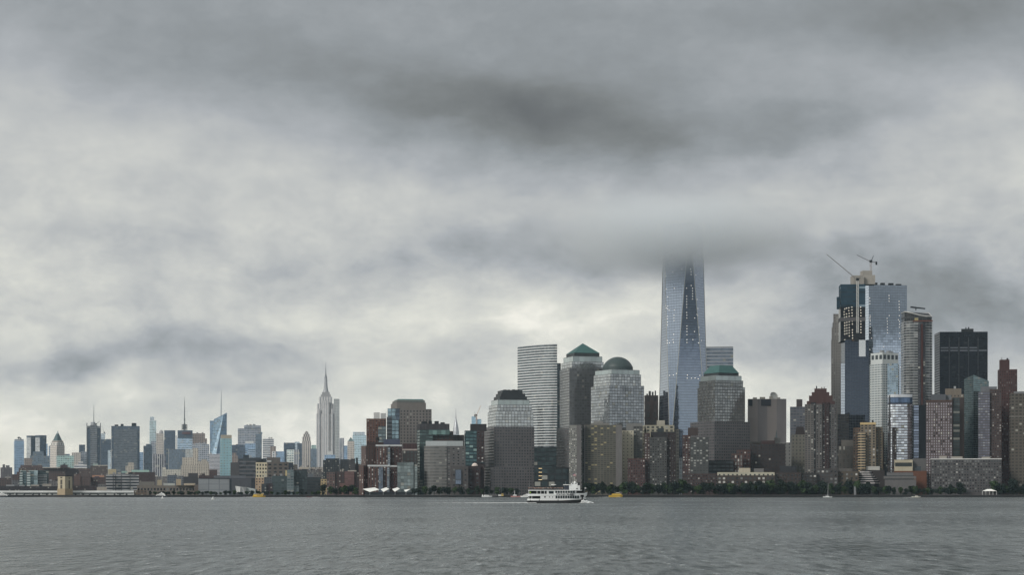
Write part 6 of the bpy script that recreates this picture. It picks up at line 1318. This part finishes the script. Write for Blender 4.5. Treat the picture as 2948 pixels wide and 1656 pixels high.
for k in range(64):
    x = .9 + (fx(1400) - .9) * (k + rp.random() * .7) / 64
    o = link('person', PM[rp.randrange(5)], None, None, (fer.location.x + x, FY - rp.choice((4.45, 4.4, 3.7, 2.9)), 8.755)); o.rotation_euler.z = rp.uniform(-1, 1); o.scale = (1, 1, rp.uniform(.92, 1.05))
    tag(o, 'passenger standing in the crowd along the open top deck of the white ferry', 'person', 'passengers on the ferry top deck')
fer.rotation_euler.z = 0

# ------------------------------------------------------------------ wakes
def foam_mat():
    m, t, p = newmat('foam', 'foam')
    pos = t.new('ShaderNodeNewGeometry').outputs['Position']; n_ = t.noise(t.v('MULTIPLY', pos, (.35, .5, .5)), 1, 5, .65)[0]
    uvx, uvy, _ = t.sep(t.new('ShaderNodeTexCoord').outputs['UV'])
    edge = t.m('MULTIPLY', t.m('SUBTRACT', 1.0, t.m('POWER', t.m('ABSOLUTE', t.m('MULTIPLY_ADD', uvy, 2, -1)), 2.0)), t.m('SUBTRACT', 1.0, t.m('POWER', uvx, 2.0)))
    a = t.maprange(t.m('ADD', n_, t.m('MULTIPLY', edge, .32)), .60, .74, 0, 1)
    p.inputs['Base Color'].default_value = (.72, .74, .74, 1); p.inputs['Roughness'].default_value = .8; t.put(p.inputs['Alpha'], a)
    return m
FOAM = foam_mat()
def wake(x0, x1, y, w, z=.03):
    """a strip of broken foam on the water, from the boat (x0) to its end (x1)"""
    bm = bmesh.new(); uv = bm.loops.layers.uv.new('UVMap'); n = 12; prev = None
    for i in range(n + 1):
        u = i / n; x = x0 + (x1 - x0) * u; yy = y + 6 * u * sin(u * 3 + x0); row = [(bm.verts.new((x, yy + w * s_, z + .35 * (1 - u) * (1 - abs(s_)))), u, (s_ + 1) / 2) for s_ in (-1, 0, 1)]
        if prev:
            for k in range(2):
                f = bm.faces.new([r[0] for r in (prev[k], row[k], row[k + 1], prev[k + 1])])
                for lp, r in zip(f.loops, (prev[k], row[k], row[k + 1], prev[k + 1])): lp[uv].uv = (r[1], r[2])
        prev = row
    o = link('wake', bm_mesh('wake', bm), None, FOAM); o['kind'] = 'stuff'; return o
fx0 = fer.location.x
wake(fx0 + 6, fx0 - 52, FY - 6, 9); wake(fx0 + 2, fx0 - 95, FY + 2, 7); wake(fx0 + 41.5, fx0 + 28, FY - 6.5, 2)
bm = bmesh.new(); rb_ = random.Random(2)
for i in range(90):
    u = rb_.random(); p = Vector((fx0 + 36.2 + 7.2 * u + rb_.uniform(-.6, .6), FY - 2.2 - 2.4 * (1 - u) + rb_.uniform(-1, 1), (1.9 * (1 - u) ** 1.1 + .25) * rb_.random())); s_ = rb_.uniform(.25, .6)
    bmesh.ops.create_icosphere(bm, subdivisions=1, radius=s_, matrix=Matrix.Translation(p))
o = link('bow_wave', bm_mesh('bow_wave', bm, True), None, plain((.75, .77, .77), .8, var=.2)); o['kind'] = 'stuff'

# ------------------------------------------------------------------ other boats
def boat(name, label, cat, px, Y, L, hullc, parts, beam=None, flip=False, hull_h=1.6, deckc=None, group=None):
    """hull with a pointed bow plus cabin boxes: parts = (name, x0, x1, z0, z1, half width, material, rake)"""
    r = thing(name, label, cat, (X_(px, Y), Y, 0), group); bw = beam or L * .13; bm = bmesh.new(); rows = []; n = 16
    for z, f in ((-.3, .72), (hull_h * .45, .95), (hull_h, 1.0)):
        a, b_ = [], []
        for i in range(n + 1):
            u = i / n; x = (-.5 + u) * L * (.94 if z < 0 else 1) + (hull_h - z) * -.25 * u ** 3; h_ = bw * f * (1 if u < .55 else max(.02, 1 - ((u - .55) / .45) ** 2)); zz = z + (.35 * hull_h * max(0, u - .5) if z > 0 else 0)
            a.append(bm.verts.new((x, -h_, zz))); b_.append(bm.verts.new((x, h_, zz)))
        rows.append((a, b_))
    for (a, b_), (c, d_) in zip(rows, rows[1:]):
        for i in range(n): bm.faces.new((a[i], a[i + 1], c[i + 1], c[i])); bm.faces.new((b_[i + 1], b_[i], d_[i], d_[i + 1]))
        bm.faces.new((b_[0], a[0], c[0], d_[0])); bm.faces.new((a[n], b_[n], d_[n], c[n]))
    a, b_ = rows[-1]
    for i in range(n): bm.faces.new((a[i], a[i + 1], b_[i + 1], b_[i]))
    link('hull', bm_mesh('hull', bm), r, hullc)
    last = None
    for nm, x0, x1, z0, z1, hw, mt, rk in parts:
        bm = bmesh.new(); v = [bm.verts.new(q) for q in ((x0, -hw, z0), (x1, -hw, z0), (x1, hw, z0), (x0, hw, z0), (x0 + rk * .3, -hw * .9, z1), (x1 - rk, -hw * .9, z1), (x1 - rk, hw * .9, z1), (x0 + rk * .3, hw * .9, z1))]
        for f in ((3, 2, 1, 0), (4, 5, 6, 7), (0, 1, 5, 4), (1, 2, 6, 5), (2, 3, 7, 6), (3, 0, 4, 7)): bm.faces.new([v[i] for i in f])
        q_ = link(nm, bm_mesh(nm, bm), last if 'window' in nm and last else r, mt)
        if 'window' not in nm: last = q_
    if flip: r.rotation_euler.z = pi
    return r
NAVY = plain((.05, .065, .08), .4, name='navy_hull')
PGL = plain((.02, .025, .03), .2, name='boat_glass')
def yacht(label, px, flip, Y=2560):
    L = 18
    return boat('motor_yacht', label, 'yacht', px, Y, L, NAVY, [('deckhouse', -7, 5.5, 1.6, 3.6, 2.0, WHITE, 1.8), ('window_band', -5.5, 4.6, 2.1, 3.0, 2.06, PGL, 1.2), ('flybridge', -5.5, 2.2, 3.6, 4.9, 1.8, WHITE, 1.6), ('window_band', -3.5, 1.6, 3.9, 4.5, 1.84, PGL, .9), ('hardtop', -4.5, .5, 5.1, 5.4, 1.6, WHITE, .4), ('radar_arch', -2.5, -1.6, 5.4, 6.9, .6, WHITE, .3)], 2.6, flip, 1.7)
yacht('dark hulled white motor yacht cut off by the left edge of the picture', 10, False)
yacht('dark hulled white motor yacht moored at the right end of the left pier', 461, True)
b = boat('water_taxi', 'yellow water taxi boat passing the grey shed at left', 'boat', 746, 2560, 17, YEL, [('cabin', -7.5, 5, 1.5, 3.6, 2.0, YEL, .8), ('window_band', -3, 4.4, 2.1, 3.0, 2.05, PGL, .4), ('roof_canopy', -7.5, 2.6, 3.6, 3.9, 2.1, plain((.5, .42, .25), .6), .1), ('wheelhouse', 3.2, 6.4, 3.4, 5.0, 1.4, YEL, .6), ('wheelhouse_window', 3.6, 6.0, 4.2, 4.75, 1.43, PGL, .4), ('roof_canopy', 3.0, 6.2, 5.0, 5.3, 1.5, WHITE, .2)], 2.4, False, 1.5)
wake(b.location.x - 8, b.location.x - 34, 2559, 3)
b = boat('water_taxi', 'yellow water taxi boat with a white bow wave, right of the white ferry', 'boat', 1773, 2520, 18.5, YEL, [('cabin', -6, 6, 2.3, 3.0, 2.0, PGL, 1.0), ('upper_deck', -5.5, 8, 3.0, 4.5, 2.2, YEL, 2.2), ('wheelhouse', .5, 5, 4.5, 5.3, 1.4, PGL, .8), ('roof_canopy', .2, 4.8, 5.3, 6.0, 1.6, plain((.55, .5, .35), .6), .5)], 2.6, False, 2.3)
wake(b.location.x - 9, b.location.x - 34, 2519, 4); wake(b.location.x + 6, b.location.x - 3, 2516, 2)
b = boat('speedboat', 'small dark red speedboat near the quay left of the peaked canopies', 'boat', 891, 2500, 7.5, plain((.22, .03, .035), .4), [('windscreen', -.5, 1.2, .8, 1.3, .8, PGL, .6), ('seat', -2.5, -1, .8, 1.2, .7, DARK, .1)], 1.1, True, .8)
wake(b.location.x + 4, b.location.x + 26, 2499, 3)
b = boat('speedboat', 'cream motorboat running fast near the right shore', 'boat', 2638, 2420, 11, plain((.62, .6, .53), .4), [('cabin', -1.5, 3, 1.2, 2.2, 1.1, plain((.66, .64, .58), .5), 1.6), ('window_band', -.8, 2.6, 1.4, 1.8, 1.12, PGL, 1.0)], 1.6, False, 1.2)
wake(b.location.x - 4, b.location.x - 22, 2419, 2.5)
b = boat('sailboat', 'white sailboat with bare mast and no sails, in front of the riverside trees at right', 'sailboat', 2382, 2420, 11.5, plain((.6, .62, .62), .4), [('cabin', -2.2, 2.6, 1.1, 1.8, .9, WHITE, .7), ('sprayhood', 2.6, 4.4, 1.1, 2.9, .8, DARK, .6)], 1.6, True, 1.1)
bm = bmesh.new(); bar(bm, (-.5, 0, 1), (-.9, 0, 17.5), .2, .11); link('mast', bm_mesh('mast', bm), b, plain((.6, .61, .61), .4))
bm = bmesh.new(); bar(bm, (-.6, 0, 2.9), (4.2, 0, 2.6), .2, .2); link('boom', bm_mesh('boom', bm), b, plain((.4, .42, .45), .5))
bm = bmesh.new(); bar(bm, (-.9, 0, 17.3), (-5.5, 0, 1.3), .03, .03, 4); bar(bm, (-.9, 0, 17.3), (5.4, 0, 1.2), .03, .03, 4); link('rigging', bm_mesh('rigging', bm), b, STEEL)
# marina left of the ferry
boat('motor_yacht', 'white cruiser with a raised stern fin, leftmost of the moored boats beside the ferry', 'yacht', 1402, 2575, 14, WHITE, [('deckhouse', -4, 3, 1.5, 2.8, 1.5, WHITE, 1.2), ('window_band', -3, 2.4, 1.8, 2.3, 1.53, PGL, .8), ('stern_fin', -6.6, -4.8, 1.5, 3.6, .8, WHITE, .8)], 1.9, False, 1.5)
b = boat('motor_yacht', 'grey brown houseboat with a flat canopy between the moored boats left of the ferry', 'boat', 1421, 2585, 16, plain((.06, .055, .05), .5), [('deckhouse', -6.5, 5, 1.5, 3.2, 1.8, plain((.26, .24, .22), .7), .6), ('window_band', -5, 4, 2.0, 2.7, 1.83, PGL, .4), ('canopy', -4, 3, 4.6, 4.9, 1.8, plain((.12, .13, .13), .7), .2), ('canopy_post', -3.8, -3.6, 3.2, 4.6, .1, STEEL, 0), ('canopy_post', 2.4, 2.6, 3.2, 4.6, .1, STEEL, 0)], 2.0, False, 1.5)
b = boat('workboat', 'dark workboat with a yellow wheelhouse moored left of the ferry', 'boat', 1441, 2580, 13, DARK, [('wheelhouse', 1, 4, 1.4, 4.6, 1.4, plain((.50, .36, .12), .6), .3), ('window_band', 1.4, 3.6, 3.2, 3.9, 1.42, PGL, .2), ('deckhouse', -3, 1, 1.4, 3.4, 1.3, plain((.55, .55, .53), .6), .3)], 1.9, False, 1.4)
b = boat('motor_yacht', 'white launch with a tall thin mast moored closest to the ferry stern at left', 'yacht', 1484, 2578, 13, plain((.45, .2, .19), .5), [('deckhouse', -1.5, 4, 1.3, 2.5, 1.4, WHITE, 1.0), ('window_band', -.8, 3.4, 1.6, 2.1, 1.42, PGL, .6), ('hardtop', -1.5, 3.4, 2.8, 3.2, 1.3, WHITE, .3)], 1.7, True, 1.3)
bm = bmesh.new(); bar(bm, (1, 0, 3.2), (1, 0, 8.6), .3, .22); link('mast', bm_mesh('mast', bm), b, WHITE)
b = boat('motor_yacht', 'white cabin cruiser half hidden behind the stern of the ferry', 'yacht', 1513, 2560, 14, WHITE, [('deckhouse', -6, 4, 1.5, 3.0, 1.6, WHITE, 1.4), ('window_band', -4, 3.2, 1.8, 2.4, 1.63, PGL, .8), ('flybridge', -5.5, .5, 3.0, 4.6, 1.4, plain((.5, .5, .5), .6), .8)], 1.9, True, 1.5)
for px, h_, lab in ((1444, 22, 'bare sailboat mast beside the dark workboat with a yellow wheelhouse'), (1496, 25, 'bare sailboat mast and dark hull just left of the ferry stern')):
    b = boat('sailboat', lab, 'sailboat', px, 2588, 10, plain((.12, .13, .14), .5), [('cabin', -2, 2, 1.0, 1.7, .8, plain((.3, .3, .3), .6), .6)], 1.4, False, 1.0)
    bm = bmesh.new(); bar(bm, (0, 0, 1), (.4, 0, h_), .2, .12); link('mast', bm_mesh('mast', bm), b, plain((.2, .22, .23), .5))
# small white sailing dinghies far off
for px, Y, lab in ((468, 2080, 'tiny white sailing dinghy below the dark hulled yacht at left'), (613, 1850, 'tiny white sailing dinghy on open water left of the yellow boat')):
    b = boat('dinghy', lab, 'sailboat', px, Y, 3.4, WHITE, [], .6, False, .5)
    bm = bmesh.new(); bar(bm, (.3, 0, .4), (.3, 0, 3.2), .06, .05); link('mast', bm_mesh('mast', bm), b, STEEL)
    bm = bmesh.new(); v = [bm.verts.new(q) for q in ((.25, -.03, .7), (-1.5, -.25, .75), (.25, -.03, 3.1), (.25, .03, .7), (-1.5, -.2, .75), (.25, .03, 3.1))]
    for f in ((0, 1, 2), (5, 4, 3), (0, 2, 5, 3), (1, 0, 3, 4), (2, 1, 4, 5)): bm.faces.new([v[i] for i in f])
    link('sail', bm_mesh('sail', bm), b, WHITE)

# ------------------------------------------------------------------ air: haze over the harbour and the low cloud round the tower top
def volume(name, density, color):
    m = bpy.data.materials.new(name); m.use_nodes = True; t = NT(m.node_tree); t.n.clear()
    o = t.new('ShaderNodeOutputMaterial'); v = t.new('ShaderNodeVolumePrincipled'); v.inputs['Color'].default_value = (*color, 1); v.inputs['Density'].default_value = density
    t.l.new(v.outputs[0], o.inputs['Volume']); return m, t, v
bm = bmesh.new(); box(bm, -9050, 9050, -7050, 12550, -1.6, 452); hz, _, hv = volume('haze', 2.2e-5, (.66, .86, 1.0))
hv.inputs['Anisotropy'].default_value = .45
o = link('haze', bm_mesh('haze', bm), None, hz); o['kind'] = 'stuff'
cm, t, v = volume('low_cloud', .02, (.895, .925, .950))
tc = P('L', 300, 120, 2950)
bm = bmesh.new(); bmesh.ops.create_icosphere(bm, subdivisions=4, radius=1.0)
o = link('low_cloud', bm_mesh('low_cloud', bm), None, cm); o['kind'] = 'stuff'; o.location = (tc.x - 15, 2920, 405); o.scale = (440, 230, 120)
pos = t.new('ShaderNodeNewGeometry').outputs['Position']
q = t.v('SUBTRACT', pos, (tc.x - 15, 2905, 400))
w_ = t.noise(t.v('MULTIPLY', pos, (.010, .010, .016)), 1, 5, .62)[0]
wn = t.m('SUBTRACT', w_, .5)
qx, qy, qz = t.sep(q)
r2 = t.m('ADD', t.m('POWER', t.m('ABSOLUTE', t.m('DIVIDE', qx, 125)), 2.0), t.m('POWER', t.m('ABSOLUTE', t.m('DIVIDE', qy, 85)), 2.0))
base = t.m('ADD', t.m('ADD', qz, t.m('MULTIPLY', wn, 90)), t.m('MULTIPLY', r2, -6))
den = t.m('MULTIPLY', t.m('POWER', .36788, r2), t.maprange(base, -82, 4, 0, .036))
den = t.m('MULTIPLY', den, t.maprange(t.m('ADD', qz, t.m('MULTIPLY', wn, 70)), -12, 62, 1, 0))
lp = t.new('ShaderNodeTexCoord').outputs['Object']
den = t.m('MULTIPLY', den, t.maprange(t.v('DOT_PRODUCT', lp, lp), .6, .98, 1, 0))
t.put(v.inputs['Density'], den)
